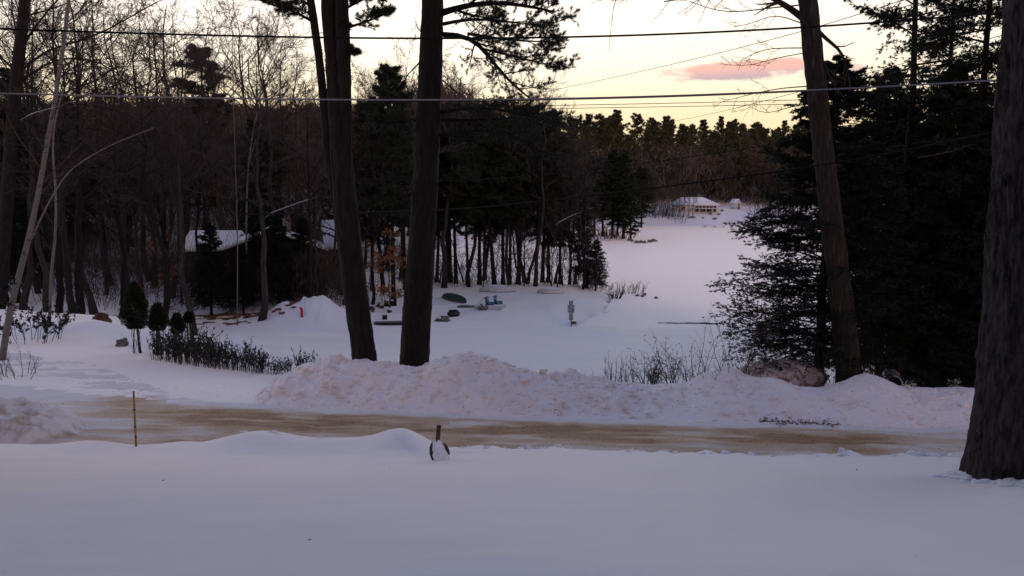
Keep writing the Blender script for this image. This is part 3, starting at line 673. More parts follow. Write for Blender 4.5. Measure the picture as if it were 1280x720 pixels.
custom_pine('pine_tree', 27.5, [
    ([(516, 480, 0), (518, 440, 0), (525, 340, 0), (531, 250, 0), (535, 160, 0), (539, 80, 0), (541, 0, 0), (545, -150, 0), (548, -450, 0)], [.50, .445, .42, .40, .365, .345, .315, .26, .10])],
    [([(552, 16, 0), (575, 8, -.3), (610, 2, -.8), (655, 6, -1.2), (690, 14, -1.4)], .11, 1.6),
     ([(554, 43, 0), (585, 42, -.4), (606, 62, -.8), (628, 95, -1.2), (648, 112, -1.4), (666, 126, -1.6)], .085, 1.1),
     ([(585, 42, -.4), (620, 48, -.9), (660, 52, -1.4), (702, 52, -1.7)], .05, 1.6),
     ([(600, 60, -.6), (640, 70, -.2), (675, 78, .1), (705, 88, .3)], .04, 1.0),
     ([(554, 30, 0), (590, 22, .6), (640, 28, 1.1), (695, 32, 1.6)], .06, 1.4),
     ([(540, 60, 0), (528, 75, -.2), (510, 92, -.4), (502, 106, -.5)], .035, 'dead'),
     ([(532, 45, 0), (522, 36, -.2), (518, 22, -.2)], .022, 'dead'),
     ([(553, 100, 0), (570, 115, -.2), (585, 128, -.3)], .022, 'dead'),
     ([(528, 128, 0), (500, 120, -.5), (475, 125, -.9), (458, 135, -1.2)], .05, 1.0),
     ([(528, 150, 0), (495, 150, .5), (465, 158, 1.0)], .05, 1.0),
     ([(552, 140, 0), (595, 132, -.6), (640, 140, -1.2), (690, 152, -1.8)], .07, 1.3),
     ([(552, 150, 0), (600, 150, .6), (650, 146, 1.2), (715, 156, 2)], .07, 1.3),
     ([(550, 170, 0), (585, 165, -.5), (592, 185, -.7), (588, 215, -.9)], .05, 1.0),
     ([(550, 168, 0), (610, 160, .3), (660, 172, .5), (672, 200, .6), (700, 215, .8)], .05, 1.0)],
    'thick straight white pine behind the snow bank with drooping needle branches', 22)

# lone hardwood in front of the hemlocks
def maple():
    Yt = 25.4; rng = np.random.default_rng(31)
    T = [P(1064, 490, Yt), P(1061, 460, Yt), P(1050, 360, Yt), P(1035, 240, Yt), P(1023, 130, Yt), P(1013, 40, Yt), P(1008, -10, Yt), P(1000, -150, Yt), P(990, -400, Yt)]; T[0][2] = gz(T[0][0], Yt) - .2
    base = T[0].copy(); root = empty('maple_tree', tuple(base), label='bare brown hardwood trunk leaning left in front of the dark hemlocks', category='tree')
    Tp, Tr = path(T, [.41, .35, .325, .30, .285, .27, .25, .18, .06], 30); Tp = Tp - base; tr = bark_tube(MB(), Tp, Tr, 64, .07, .018, 31); cr = MB()
    lim = [([(1008, 26), (985, 8), (955, -8), (920, -18)], .11), ([(1004, 30), (988, 24), (968, 16), (940, 30), (915, 34)], .018), ([(1008, 60), (975, 60), (950, 62), (925, 76)], .018), ([(1008, 66), (970, 72), (935, 84), (900, 80)], .014),
           ([(1008, 108), (975, 110), (945, 116), (900, 128)], .018), ([(1010, 130), (980, 135), (955, 145), (930, 128)], .014),
           ([(1024, 40), (1037, 54), (1050, 60), (1056, 72), (1060, 92), (1064, 112)], .06), ([(1026, 72), (1034, 88), (1042, 108), (1052, 118)], .045), ([(1026, 76), (1040, 92), (1055, 100)], .022), ([(1004, 6), (960, 10), (905, 18), (862, 2)], .022),
           ([(1000, -30), (940, -20), (880, -6), (830, 2)], .05), ([(1000, -40), (900, -30), (800, -12), (750, 0)], .05)]
    for i, (p, r) in enumerate(lim):
        Lp, Lr = path([P(a, b_, Yt - .25 * j * (1 if i % 2 else -1)) for j, (a, b_) in enumerate(p)], np.linspace(r, r * .35, len(p)), 9); Lp = Lp - base; tr.tubes(Lp, Lr, 7)
        L2, R2 = grow(rng, Lp, Lr, 7, .3, 1, .4, 42, .05, .16, 5, .5, rmin=.007); L3, R3 = grow(rng, L2, R2, 5, .2, 1, .5, 42, .05, .16, 4, .6, rmin=.006); cr.tubes(L2, R2, 4, cap=False).tubes(L3, R3, 3, cap=False)
    L1, R1 = grow(rng, Tp, Tr, 12, .66, .98, .3, 48, .06, .1, 6, .5); L2, R2 = grow(rng, L1, R1, 7, .2, 1, .5, 42, .05, .14, 5, .6); L3, R3 = grow(rng, L2, R2, 6, .15, 1, .5, 42, .04, .16, 4, .6); cr.tubes(L1, R1, 6).tubes(L2, R2, 4, cap=False).tubes(L3, R3, 3, cap=False)
    tr.obj('trunk', M['bark_maple'], root, smooth=True); cr.obj('crown', M['twig'], root)
maple()
# arching hardwood at the left edge
def left_tree():
    Yt = 46; rng = np.random.default_rng(41)
    T = [P(0, 450, Yt), P(4, 330, Yt), P(12, 200, Yt), P(20, 100, Yt), P(32, 0, Yt), P(44, -150, Yt), P(50, -420, Yt)]; T[0][2] = gz(T[0][0], Yt) - .2; base = T[0].copy()
    root = empty('oak_tree', tuple(base), label='dark oak at the left edge with long arching bare limbs', category='tree')
    Tp, Tr = path(T, [.40, .34, .32, .30, .27, .2, .06], 24); Tp = Tp - base; tr = MB().tubes(Tp, Tr, 14); cr = MB()
    lim = [([(20, 95), (55, 58), (110, 52), (160, 22), (205, -2)], .07), ([(18, 110), (60, 72), (105, 68), (150, 88), (182, 128)], .06), ([(14, 150), (50, 135), (100, 126), (150, 138), (200, 160)], .05), ([(12, 170), (60, 165), (110, 158), (165, 170)], .04),
           ([(26, 60), (50, 25), (75, -5), (110, -30)], .07), ([(20, 90), (-10, 60), (-40, 40)], .06), ([(10, 210), (50, 190), (95, 200), (140, 215)], .035), ([(30, 20), (70, 10), (120, -12)], .05), ([(12, 190), (40, 170), (70, 150), (120, 150)], .04)]
    for i, (p, r) in enumerate(lim):
        Lp, Lr = path([P(a, b_, Yt + .3 * j * (1 if i % 2 else -1)) for j, (a, b_) in enumerate(p)], np.linspace(r, r * .3, len(p)), 9); Lp = Lp - base; tr.tubes(Lp, Lr, 7)
        L2, R2 = grow(rng, Lp, Lr, 9, .15, 1, .35, 45, .03, .15, 5, .5, rmin=.008); L3, R3 = grow(rng, L2, R2, 6, .2, 1, .5, 42, .03, .16, 4, .6, rmin=.006); L4, R4 = grow(rng, L3, R3, 4, .2, 1, .5, 42, .03, .16, 3, .6, rmin=.005); cr.tubes(L2, R2, 4, cap=False).tubes(L3, R3, 3, cap=False).tubes(L4, R4, 3, cap=False)
    L1, R1 = grow(rng, Tp, Tr, 14, .6, .98, .3, 48, .06, .1, 6, .5); L2, R2 = grow(rng, L1, R1, 7, .2, 1, .5, 42, .05, .14, 5, .6); L3, R3 = grow(rng, L2, R2, 6, .15, 1, .5, 42, .04, .16, 4, .6); cr.tubes(L1, R1, 6).tubes(L2, R2, 4, cap=False).tubes(L3, R3, 3, cap=False)
    tr.obj('trunk', M['bark'], root, smooth=True); cr.obj('crown', M['twig'], root)
    lv = MB(); p, d = tuft_pts(rng, L3, 1); lv.leaves(p[::6], d[::6], .1, .06, rng); lv.obj('leaves', M['oakleaf'], root)
left_tree()
# birches
def birch(Yt, stems, lab, seed):
    rng = np.random.default_rng(seed); tr, cr = MB(), MB(); base = None; root = None
    for si, (p, r) in enumerate(stems):
        W = [P(a, b_, Yt + .12 * j * si) for j, (a, b_) in enumerate(p)]
        if si == 0:
            W[0][2] = gz(W[0][0], Yt) - .1; base = W[0].copy(); root = empty('birch_tree', tuple(base), label=lab, category='tree')
        Lp, Lr = path(W, np.linspace(r, r * .4, len(W)), 22); Lp = Lp - base; tr.tubes(Lp, Lr, 10)
        L2, R2 = grow(rng, Lp, Lr, 18, .3, 1, .16, 45, .06, .12, 5, .35, rmin=.008); L3, R3 = grow(rng, L2, R2, 6, .2, 1, .5, 40, 0, .14, 4, .6, rmin=.005); cr.tubes(L2, R2, 4, cap=False).tubes(L3, R3, 3, cap=False)
    tr.obj('trunk', M['birch'], root, smooth=True); cr.obj('crown', M['twig'], root)
birch(30, [([(2, 450), (10, 395), (22, 350), (34, 308), (46, 255), (57, 190), (70, 120), (82, 40), (92, -60), (98, -200)], .115), ([(34, 310), (50, 275), (66, 243), (86, 213), (116, 193), (150, 176), (192, 160)], .036)], 'white birch leaning right near the left edge, forked with one limb arching over', 51)
birch(36, [([(60, 388), (64, 340), (70, 290), (70, 235), (65, 190), (68, 150), (80, 110)], .065)], 'slim white birch just behind the forked birch', 52)
birch(58, [([(306, 330), (308, 260), (310, 205), (317, 160), (326, 122), (330, 80)], .07), ([(310, 205), (320, 175), (327, 155)], .035)], 'thin pale birch in front of the gabled cabin', 53)
birch(52, [([(296, 392), (297, 300), (294, 200), (291, 100), (290, 20)], .038)], 'tall straight grey birch in front of the cabin roof', 54)

# hemlocks
HM = [conifer('hemlock_tree', 100 + k, 18, .24, .15, r, 160, 17, 8, 4, 5, .12, .036, droop=-.045, needle='hemlock', shape='hemlock', plane=.5, spread=.8) for k, r in enumerate((4.0, 3.6, 4.4))]
def hem(k, px, Yt, H, rz, lab, sr=1.0, group=None):
    X = (px - 640) / F * Yt * 1.02; s = H / 18
    o = copy_tree(HM[k], (X, Yt, gz(X, Yt) - .15), rz, s * sr, s, label=lab, category='tree'); 
    if group: o['group'] = group
    return o
hem(0, 1022, 27.5, 10.8, .3, 'young hemlock whose lowest boughs reach farthest left over the pond snow', 1.35)
hem(2, 1098, 33.5, 13, 2.1, 'shorter hemlock filling the gap behind the leaning hardwood trunk', .95)
for px, Yt, H, k, rz in ((1178, 29, 11.6, 0, 2.6), (1240, 33, 12.5, 2, 4.0), (1160, 36, 11.5, 1, 5.0), (1330, 30, 21, 1, .9), (1400, 36, 22, 0, 3.3), (1290, 41, 14, 2, 1.9), (1195, 45, 13, 0, 1.0), (1480, 33, 21, 2, 5.3), (1130, 40, 12, 0, 3), (1225, 27.5, 8, 1, 2.2), (1150, 28, 7, 2, .4)):
    hem(k, px, Yt, H, rz, 'dense dark hemlock in the thicket left of the furrowed trunk', 1.0, 'hemlocks crowded at the right side')
# dark evergreens low in the left wood, before the cabins
for px, Yt, H, k, rz, lab in ((268, 55, 6.0, 0, 0, 'low hemlock screening the left half of the gabled cabin'), (352, 57, 6.5, 1, 2, 'low hemlock screening the right half of the gabled cabin'), (308, 56, 4.5, 2, 4, 'smallest hemlock in front of the gabled cabin'), (385, 60, 6, 0, 4, 'low hemlock at the right corner of the gabled cabin'), (330, 60, 6.6, 1, 1, 'dark hemlock close against the front of the gabled cabin'),
                              (30, 60, 16, 1, 1, 'tall dark hemlock behind the forked birch'), (-20, 52, 17, 0, 3, 'tall dark hemlock at the left border of the wood'), (100, 78, 15, 2, 5, 'dark hemlock deep in the wood right of the forked birch'), (743, 75.5, 4.6, 0, 1, 'little hemlock at the end of the tree line by the pond'), (728, 78, 8, 1, 3, 'slim hemlock second from the end of the tree line by the pond')):
    hem(k, px, Yt, H, rz, lab, 1.25 if H < 7 else .85)
HS = conifer('hemlock_tree', 110, 20, .22, .28, 3.9, 68, 13, 7, 3, 5, .12, .034, droop=-.04, needle='hemlock', shape='hemlock', plane=.5, spread=.8)
for px, Yt, H, rz, lab in ((1118, 30.5, 21, 1.3, 'tall hemlock with a straight dark trunk just right of the leaning hardwood'), (1212, 31.5, 22, 3.9, 'tall open hemlock against the sky just left of the furrowed trunk'), (1163, 36, 20, .7, 'tall hemlock standing behind and between the two tall ones')):
    X = (px - 640) / F * Yt * 1.02; copy_tree(HS, (X, Yt, gz(X, Yt) - .15), rz, H / 20, label=lab, category='tree')
for i, (X, Yt, k, lab) in enumerate(((-13.5, 10, 0, 'unseen tall hemlock added left of the yard to shade it'), (-14.5, 3, 1, 'unseen tall hemlock added behind the yard on the left to shade it'), (14.5, 7, 2, 'unseen tall hemlock added right of the yard to shade it'), (15, 0, 0, 'unseen tall hemlock added behind the yard on the right to shade it'), (-16, 15, 2, 'unseen hemlock added at the road end of the yard on the left to shade it'))):
    copy_tree(HM[k], (X, Yt, gz(X, Yt) - .2), i * 1.7, 22 / 18, label=lab, category='tree')  # unseen hemlocks added around the yard to block sky light
HM.append(HS)
for o in HM: HIDE.append(o)

# ---------------------------------------------------------------- wood trees
def woods(name, n, px0, px1, y0, y1, zf, ln, wd, m_, lab, seed, leafy=0.0, green=False):
    q = np.random.default_rng(seed); Y = q.uniform(y0, y1, n); X = (q.uniform(px0, px1, n) - 640) / F * Y; g = base_z(X, Y)
    ok = sdf(X, Y, LAKE) > 1.5; X, Y, g = X[ok], Y[ok], g[ok]; n = len(X)
    cl = .35 + .65 * np.clip(.5 + fbm(X * .12, Y * .12, 3, seed), 0, 1); t = q.uniform(0, 1, n) ** .9; H = zf(X, Y, g) * cl
    d = q.normal(size=(n, 3)) * (.9 if green else .45); d[:, 2] += 0 if green else 1; d /= np.linalg.norm(d, axis=1, keepdims=True)
    b = MB(); b.tris(np.stack([X, Y, g + t * H], -1), d, ln * q.uniform(.5, 1.4, n), wd, q)
    b.obj(name, M[m_], kind='stuff', label=lab)
BT = [bare_tree('bare_tree', 200 + k, 17, .2, st, 15, 7, 7, 5, ang=52, up=.045, bark=bk, twig=tw, lean=(ln, 0), rmin=.009, limblen=.40, amp=.55)
      for k, (st, bk, tw, ln) in enumerate(((.42, 'bark_grey', 'twig', .01), (.5, 'bark_grey', 'twig_grey', -.02), (.38, 'bark', 'twig', .03), (.55, 'bark_grey', 'twig', -.03), (.3, 'bark_grey', 'twig', 0)))]
BO = [bare_tree('oak_tree', 220 + k, 15, .22, .25, 16, 7, 6, 4, ang=55, up=.03, bark='bark', twig='twig', leaf='oakleaf', leafn=2, rmin=.009, limblen=.4, leafsize=.16) for k in range(2)]
PM = [conifer('pine_tree', 240 + k, 18, .24, st, r, 62, 10, 5, 4, 7, .30, .045, needle='needle', shape='pine', plane=.5, stubs=14) for k, (st, r) in enumerate(((.34, 3.4), (.28, 3.8), (.4, 3.0), (.14, 2.8)))]
def put(src, X, Yt, H, H0, rz, wide=1.0, **t):
    s = H / H0; o = copy_tree(src, (X, Yt, gz(X, Yt) - .15), rz, s * wide, s, **t); return o
def cap(X, Yt, py=137): return P(640, py, Yt)[2] - gz(X, Yt)
def ax(px, Yt): return (px - 640) / F * Yt * 1.01
r = np.random.default_rng(61)
G1 = 'trees of the dark wood on the left'
WT = [(80, 50, 15, 1.4, 2), (93, 50, 16, 1.5, 2), (150, 54, 14, 1.1, 2), (176, 57, 15, .9, 4), (209, 51, 14, 1.35, 2), (228, 60, 10, .8, 3), (242, 50, 16.5, 1.05, 1), (251, 62, 15, .7, 2), (327, 52.5, 15.5, 1.2, 0), (385, 55, 14, .9, 2), (393, 57, 12, .7, 3), (135, 64, 14, .9, 0), (195, 66, 19, 1.0, 0), (340, 70, 19, 1.1, 1), (290, 74, 20, 1, 3), (50, 64, 16, 1, 4), (420, 66, 14, .8, 0), (466, 62, 12, .9, 2), (480, 68, 14, 1.1, 2)]
EX = {195: 'bare tree whose forked crown opens highest against the sky left of centre', 242: 'pale grey straight trunk in front of the low shed', 327: 'dark brown trunk standing in front of the gabled cabin roof', 80: 'left one of two dark trunks side by side behind the birches', 93: 'right one of two dark trunks side by side behind the birches', 209: 'stout bare trunk with flared foot behind the clipped shrubs'}
for px, Yt, H, wd, k in WT:
    X = ax(px, Yt); put(BT[k], X, Yt, H, 17, r.uniform(0, 6.3), wd, label=EX.get(px, 'slim bare tree in the front of the dark wood near the cabins'), category='tree', group=None if px in EX else G1)
cnt = 0
for i in range(400):                               # the wood behind, up the slope
    Yt = r.uniform(64, 175); px = r.uniform(-120, 560); X = ax(px, Yt)
    if cnt >= 100: break
    if 60 < Yt < 74 and 215 < px < 420: continue
    if sdf(np.array([X]), np.array([Yt]), LAKE)[0] < 2: continue
    q = r.uniform(); cnt += 1
    H = 9 + .09 * Yt - (gz(X, Yt)) + r.uniform(-3.0, 2.5)
    H = min(max(H, 8), 19)
    if q < .26: put(PM[int(r.integers(4))], X, Yt, min(H, 15, cap(X, Yt, r.uniform(132, 150))), 18, r.uniform(0, 6.3), 1.0, label='dark pine deep in the left wood behind the bare trees', category='tree', group='pines deep in the left wood')
    elif q < .45: put(BO[int(r.integers(2))], X, Yt, H * .85, 15, r.uniform(0, 6.3), 1.2, label='oak with rusty dead leaves deep in the left wood', category='tree', group='oaks with dead leaves in the left wood')
    else: put(BT[int(r.integers(5))], X, Yt, H * 1.08, 17, r.uniform(0, 6.3), 1.1, label='bare grey brown tree on the slope behind the cabins', category='tree', group='bare trees on the slope behind the cabins')
# the round topped pine on the left skyline and some tall crowns against the sky
o = put(PM[3], ax(262, 92), 92, gz(0, 0) * 0 + P(262, 58, 92)[2] - gz(ax(262, 92), 92), 18, 1, 1.5, label='round topped pine standing up on the skyline left of the leaning pine', category='tree')
for px, py, Yt, k in ((190, 15, 70, 0), (215, 0, 62, 4), (345, 28, 80, 1), (300, 10, 85, 3), (375, 60, 90, 0), (120, -10, 55, 4), (155, 20, 60, 0), (60, -20, 48, 1), (95, -25, 46, 2), (25, -30, 50, 3), (-30, -20, 48, 4), (140, -5, 68, 2), (10, 0, 60, 0), (50, 10, 66, 4), (80, 0, 72, 0), (110, 15, 78, 3), (170, 25, 84, 4), (205, 40, 78, 2), (235, 35, 88, 0), (330, 60, 76, 4), (360, 70, 84, 2), (-10, 20, 70, 2), (450, 95, 110, 0)):
    X = ax(px, Yt); put(BT[k], X, Yt, P(px, py, Yt)[2] - gz(X, Yt), 17, r.uniform(0, 6), 1.0, label='tall bare tree whose fine crown rises into the sky above the left wood', category='tree', group='tall bare crowns above the left wood')
# tree line on the strip between lot and pond
TL = [(547, 76), (556, 74), (563, 78), (573, 75), (583, 77), (589, 76), (597, 77), (607, 78), (620, 76.5), (627, 77), (634, 78), (641, 76), (646, 77), (655, 77), (660, 79), (668, 76), (674, 78), (683, 76.5), (691, 76), (698, 77.5), (712, 77), (716, 76), (727, 76.5), (736, 77), (505, 72), (497, 75), (487, 78), (530, 76), (512, 79)]
for i, (px, Yt) in enumerate(TL):
    Yt += r.uniform(-2, 2.5); px += r.uniform(-4, 4); X = ax(px, Yt); pine = i % 3 != 1 and px < 650 or i in (16, 19)
    H = np.interp(px, [480, 650, 700, 745], [17.5, 16.5, 13.5, 11]) + r.uniform(-1.5, 1.2)
    if pine: put(PM[i % 3], X, Yt, min(H, cap(X, Yt, r.uniform(134, 155))), 18, r.uniform(0, 6.3), r.uniform(.75, 1.15), label='straight dark pine in the tree line between the snowy lot and the pond', category='tree', group='pines in the tree line by the pond', tilt=(r.normal() * .03, r.normal() * .045))
    else: put(BT[i % 5], X, Yt, H, 17, r.uniform(0, 6.3), r.uniform(.7, 1.2), label='bare brown tree in the tree line between the snowy lot and the pond', category='tree', group='bare trees in the tree line by the pond', tilt=(r.normal() * .05, r.normal() * .08))
for px, py, Yt, k in ((492, 84, 62, 0), (466, 126, 68, 1), (606, 134, 86, 1), (560, 130, 84, 2)):
    X = ax(px, Yt); put(PM[k], X, Yt, P(px, py, Yt)[2] - gz(X, Yt), 18, r.uniform(0, 6), .85, label='tall dark pine rising behind the thick straight pine', category='tree', group='tall pines behind the thick straight pine')
woods('undergrowth', 5000, 480, 752, 73.5, 81, lambda X, Y, g: 0 * X + 3.0, .8, .035, 'twig', 'thin brush and dead stubs under the tree line by the pond', 11)
for i in range(26):
    px = r.uniform(480, 748); Yt = r.uniform(74, 81); X = ax(px, Yt); put(BT[i % 5], X, Yt, r.uniform(4.5, 9), 17, r.uniform(0, 6.3), r.uniform(.6, .9), label='thin bare sapling among the trunks of the tree line by the pond', category='sapling', group='saplings in the tree line by the pond', tilt=(r.normal() * .06, r.normal() * .10))
woods('undergrowth', 5200, 205, 425, 56, 61.5, lambda X, Y, g: 0 * X + 6.5, 1.1, .028, 'twig', 'fine twigs hanging in front of the cabins', 12)
# point of land and its trees, land beyond
n_ = 0
for i in range(300):
    if n_ >= 46: break
    Yt = r.uniform(150, 202); X = r.uniform(-45, 19)
    if sdf(np.array([X]), np.array([Yt]), LAKE)[0] < 1.0: continue
    n_ += 1
    if r.uniform() < .55: put(PM[int(r.integers(4))], X, Yt, max(5, min(r.uniform(12, 17), cap(X, Yt, r.uniform(136, 150)))), 18, r.uniform(0, 6), 1.25, label='pine on the wooded point that juts into the pond', category='tree', group='pines on the point')
    else: put(BT[int(r.integers(5))], X, Yt, max(5, min(r.uniform(9, 14), cap(X, Yt, r.uniform(125, 145)))), 17, r.uniform(0, 6), 1.3, label='bare brown tree on the wooded point that juts into the pond', category='tree', group='bare trees on the point')
for px, Yt, H in ((752, 153, 13), (764, 155, 15), (778, 153, 14.5), (787, 156, 12), (742, 160, 15), (800, 200, 14), (770, 168, 15)):
    X = ax(px, Yt); put(PM[3 if px in (764, 778, 787) else 1], X, Yt, H, 18, r.uniform(0, 6), 1.35, label='broad pine at the very tip of the wooded point', category='tree', group='pines at the tip of the point')
# far hillside
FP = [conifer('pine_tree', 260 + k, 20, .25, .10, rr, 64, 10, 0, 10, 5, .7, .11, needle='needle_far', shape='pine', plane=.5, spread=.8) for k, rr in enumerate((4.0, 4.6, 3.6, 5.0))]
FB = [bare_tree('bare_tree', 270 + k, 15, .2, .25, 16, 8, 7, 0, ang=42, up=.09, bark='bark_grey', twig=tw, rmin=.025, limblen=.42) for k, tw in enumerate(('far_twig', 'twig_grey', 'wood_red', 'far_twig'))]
def far(n, y0, y1, x0, x1, frac, hh, lab1, lab2, g1, g2, seed):
    q = np.random.default_rng(seed)
    for i in range(n):
        Yt = y0 + (y1 - y0) * (i + q.uniform()) / n; X = q.uniform(x0, x1) * Yt / 215
        if 213 < Yt < 228 and 36 < X < 62: continue
        if q.uniform() < frac:
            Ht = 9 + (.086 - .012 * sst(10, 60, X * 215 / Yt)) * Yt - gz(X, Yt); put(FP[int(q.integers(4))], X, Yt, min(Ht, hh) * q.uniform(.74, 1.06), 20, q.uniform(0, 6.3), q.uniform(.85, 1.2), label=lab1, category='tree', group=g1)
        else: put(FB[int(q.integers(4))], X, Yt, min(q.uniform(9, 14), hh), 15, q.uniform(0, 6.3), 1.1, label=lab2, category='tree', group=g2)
far(56, 217, 236, -40, 108, .35, 13, 'pine low on the far shore near the lake house', 'bare tree low on the far shore near the lake house', 'pines low on the far shore', 'bare trees low on the far shore', 1)
far(90, 236, 285, -45, 105, .66, 19, 'pine halfway up the far hillside', 'bare tree halfway up the far hillside', 'pines halfway up the far hillside', 'bare trees halfway up the far hillside', 2)
far(105, 285, 350, -60, 105, .95, 23, 'pine on the crest of the far hill against the yellow sky', 'bare tree on the crest of the far hill', 'pines on the far crest', 'bare trees on the far crest', 3)
# farthest ridge of bare woods; its red sunlight is painted into the material
rng = np.random.default_rng(77)
def far_wood():
    b = MB(); n = 45000
    X = rng.uniform(-330, 30, n); Y = rng.uniform(560, 700, n); top = 9 + .096 * 600 + 4 * fbm(X * .02, Y * 0, 3, 9) - 26 * sst(-5, 40, X)
    z = top - rng.uniform(0, 1, n) ** 1.6 * 34 - (700 - Y) * .03; d = rng.normal(size=(n, 3)); d /= np.linalg.norm(d, axis=1, keepdims=True)
    b.leaves(np.stack([X, Y, z], -1), d, rng.uniform(1.4, 3, n), 1.1, rng)
    b.obj('far_woods', M['ridge_sunlit_red'], kind='stuff', label='leafless woods on the farthest ridge, red sunlight painted into their colour')
far_wood()
zl = lambda X, Y, g: np.clip(9 + .085 * Y - g, 5, 17)
woods('undergrowth', 90000, -140, 470, 82, 180, zl, 1.8, .07, 'far_twig', 'tangle of bare twigs filling the wood on the slope behind the cabins', 1)
woods('undergrowth', 26000, -140, 500, 84, 180, zl, 1.6, .08, 'wood_red', 'reddish bare twigs and leaves deep in the left wood', 2)
woods('undergrowth', 40000, 380, 745, 140, 204, lambda X, Y, g: np.clip(9 + .083 * Y - g, 3, 12), 1.6, .09, 'twig', 'brown twigs filling the wood beyond the tree line', 3)
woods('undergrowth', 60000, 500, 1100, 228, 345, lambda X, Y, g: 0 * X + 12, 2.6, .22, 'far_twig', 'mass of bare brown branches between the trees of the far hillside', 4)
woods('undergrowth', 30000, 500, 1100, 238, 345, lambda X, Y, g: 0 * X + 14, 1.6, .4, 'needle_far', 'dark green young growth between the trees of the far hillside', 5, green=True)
woods('undergrowth', 30000, -140, 440, 60, 86, lambda X, Y, g: 0 * X + 3.6, 1.0, .035, 'twig', 'thin brush on the snowy floor of the left wood', 6)
for o in BT + BO + PM + FP + FB: HIDE.append(o)
# ---------------------------------------------------------------- brush and shrubs
def brush(name, seed, n, hgt, spreadr, r0, mat_, leafm=None, leafn=0, upright=.0, sub=5, ls=.05, leafpart='leaves', parent=None, loc=(0, 0, 0), lw=.5, **t):
    q = np.random.default_rng(seed); root = empty(name, loc, **t)
    a = q.uniform(0, 2 * np.pi, n); rad = spreadr * np.sqrt(q.uniform(0, 1, n)); P0 = np.stack([np.cos(a) * rad, np.sin(a) * rad, a * 0 - .05], -1)
    d = np.stack([np.cos(a) * .35 * (1 - upright), np.sin(a) * .35 * (1 - upright), np.ones(n)], -1) + q.normal(size=(n, 3)) * .14 * (1 - upright * .6); pts = [P0]; ln = hgt * q.uniform(.55, 1.1, n)
    for _ in range(5):
        d = d + q.normal(size=d.shape) * .12 * (1 - upright * .5); d /= np.linalg.norm(d, axis=1, keepdims=True); pts.append(pts[-1] + d * ln[:, None] / 5)
    L1 = np.stack(pts, 1); R1 = np.repeat(np.linspace(1, .3, 6)[None], n, 0) * r0
    L2, R2 = grow(q, L1, R1, sub, .25, 1, .38, 38, .04 + upright * .25, .15, 4, .6, rmin=r0 * .35)
    b = MB().tubes(L1, R1, 4, cap=False).tubes(L2, R2, 3, cap=False); 
    L3 = L2
    if sub >= 5: L3, R3 = grow(q, L2, R2, 3, .2, 1, .45, 38, .04, .15, 3, .6, rmin=r0 * .3); b.tubes(L3, R3, 3, cap=False)
    b.obj('stems', M[mat_], root)
    if leafm:
        p, dd = tuft_pts(q, L3 if not upright else np.concatenate([L2]), leafn, .1, .8); lv = MB(); lv.leaves(p, dd, ls * q.uniform(.7, 1.3, len(p)), ls * lw, q); lv.obj(leafpart, M[leafm], root)
    return root
# leafy upright shrubs along the edge of the turning place (left)
SH = [brush('evergreen_shrub', 300 + k, 26, 1.0, .38, .012, 'twig', 'shrub', 9, .8, 4, .075, lw=.45) for k in range(3)]
hedge = [(203, 30.3, 1.05), (218, 30.0, 1.15), (232, 29.7, 1.15), (246, 29.5, 1.05), (258, 29.2, 1.1), (272, 29.0, .95), (284, 28.8, .9), (297, 28.5, .75), (314, 28.2, .95), (326, 28.0, .7)]
for i, (px, Yt, s) in enumerate(hedge):
    X = ax(px, Yt); copy_tree(SH[i % 3], (X, Yt, gz(X, Yt) - .03), i * 1.3, s, label='dark upright leafy shrub in the row along the snow edge left of the bank', category='shrub', group='upright shrubs along the snow edge')
for px, Yt, s, lab in ((343, 27.4, .45, 'small sprig of leafy shrub just right of the row'), (356, 27.3, .55, 'twiggy sprig of leafy shrub midway between row and snow bank'), (378, 27.0, .8, 'isolated leafy sprig poking up behind the snow bank crest')):
    X = ax(px, Yt); copy_tree(SH[1], (X, Yt, gz(X, Yt) + .1), px, s, label=lab, category='shrub')
HIDE += SH
# clipped shrubs on stems
def topiary(px, Yt, py0, py1, wpx, lab, seed):
    q = np.random.default_rng(seed); X = ax(px, Yt); g = gz(X, Yt); root = empty('clipped_shrub', (X, Yt, g), label=lab, category='shrub')
    z0, z1 = P(px, py1, Yt)[2] - g, P(px, py0, Yt)[2] - g; w_ = wpx / F * Yt / 2; n = 13000
    hh = q.uniform(0, 1, n); prof = np.sin(np.pi * np.clip(hh, .02, 1) ** .62) ** .6 * (1.0 - .25 * hh); a = q.uniform(0, 2 * np.pi, n); rr = w_ * prof * q.uniform(.45, 1.05, n) * (1 + .20 * np.sin(a * 3 + hh * 9 + seed) + .28 * vnoise(a * 2.2, hh * 6, seed + 40))
    p = np.stack([np.cos(a) * rr, np.sin(a) * rr, z0 + (z1 - z0) * hh], -1); d = np.stack([np.cos(a), np.sin(a), a * 0 + .8], -1) + q.normal(size=(n, 3)) * .5; d /= np.linalg.norm(d, axis=1, keepdims=True)
    MB().leaves(p, d, q.uniform(.04, .13, n) * (1 + .8 * (q.uniform(size=n) > .95)), .032, q).obj('foliage', M['shrub'], root)
    st = MB()
    for k in range(6):
        a = q.uniform(0, 6.3); b0 = np.array([np.cos(a) * .12, np.sin(a) * .12, -.1]); st.tubes(np.stack([b0 + (np.array([np.cos(a) * .05, np.sin(a) * .05, z0 + .3]) - b0) * t for t in np.linspace(0, 1, 5)]), np.linspace(.022, .014, 5), 5)
    L1 = np.stack([np.stack([np.array([np.cos(a) * .15, np.sin(a) * .15, z]) + q.normal(size=3) * .03 for z in np.linspace(-.1, z0, 5)]) for a in q.uniform(0, 6.3, 9)]); st.tubes(L1, np.full((9, 5), .009), 3)
    st.obj('stems', M['twig'], root)
topiary(169, 31.5, 354, 411, 31, 'tall dark egg shaped clipped shrub on bare stems', 1)
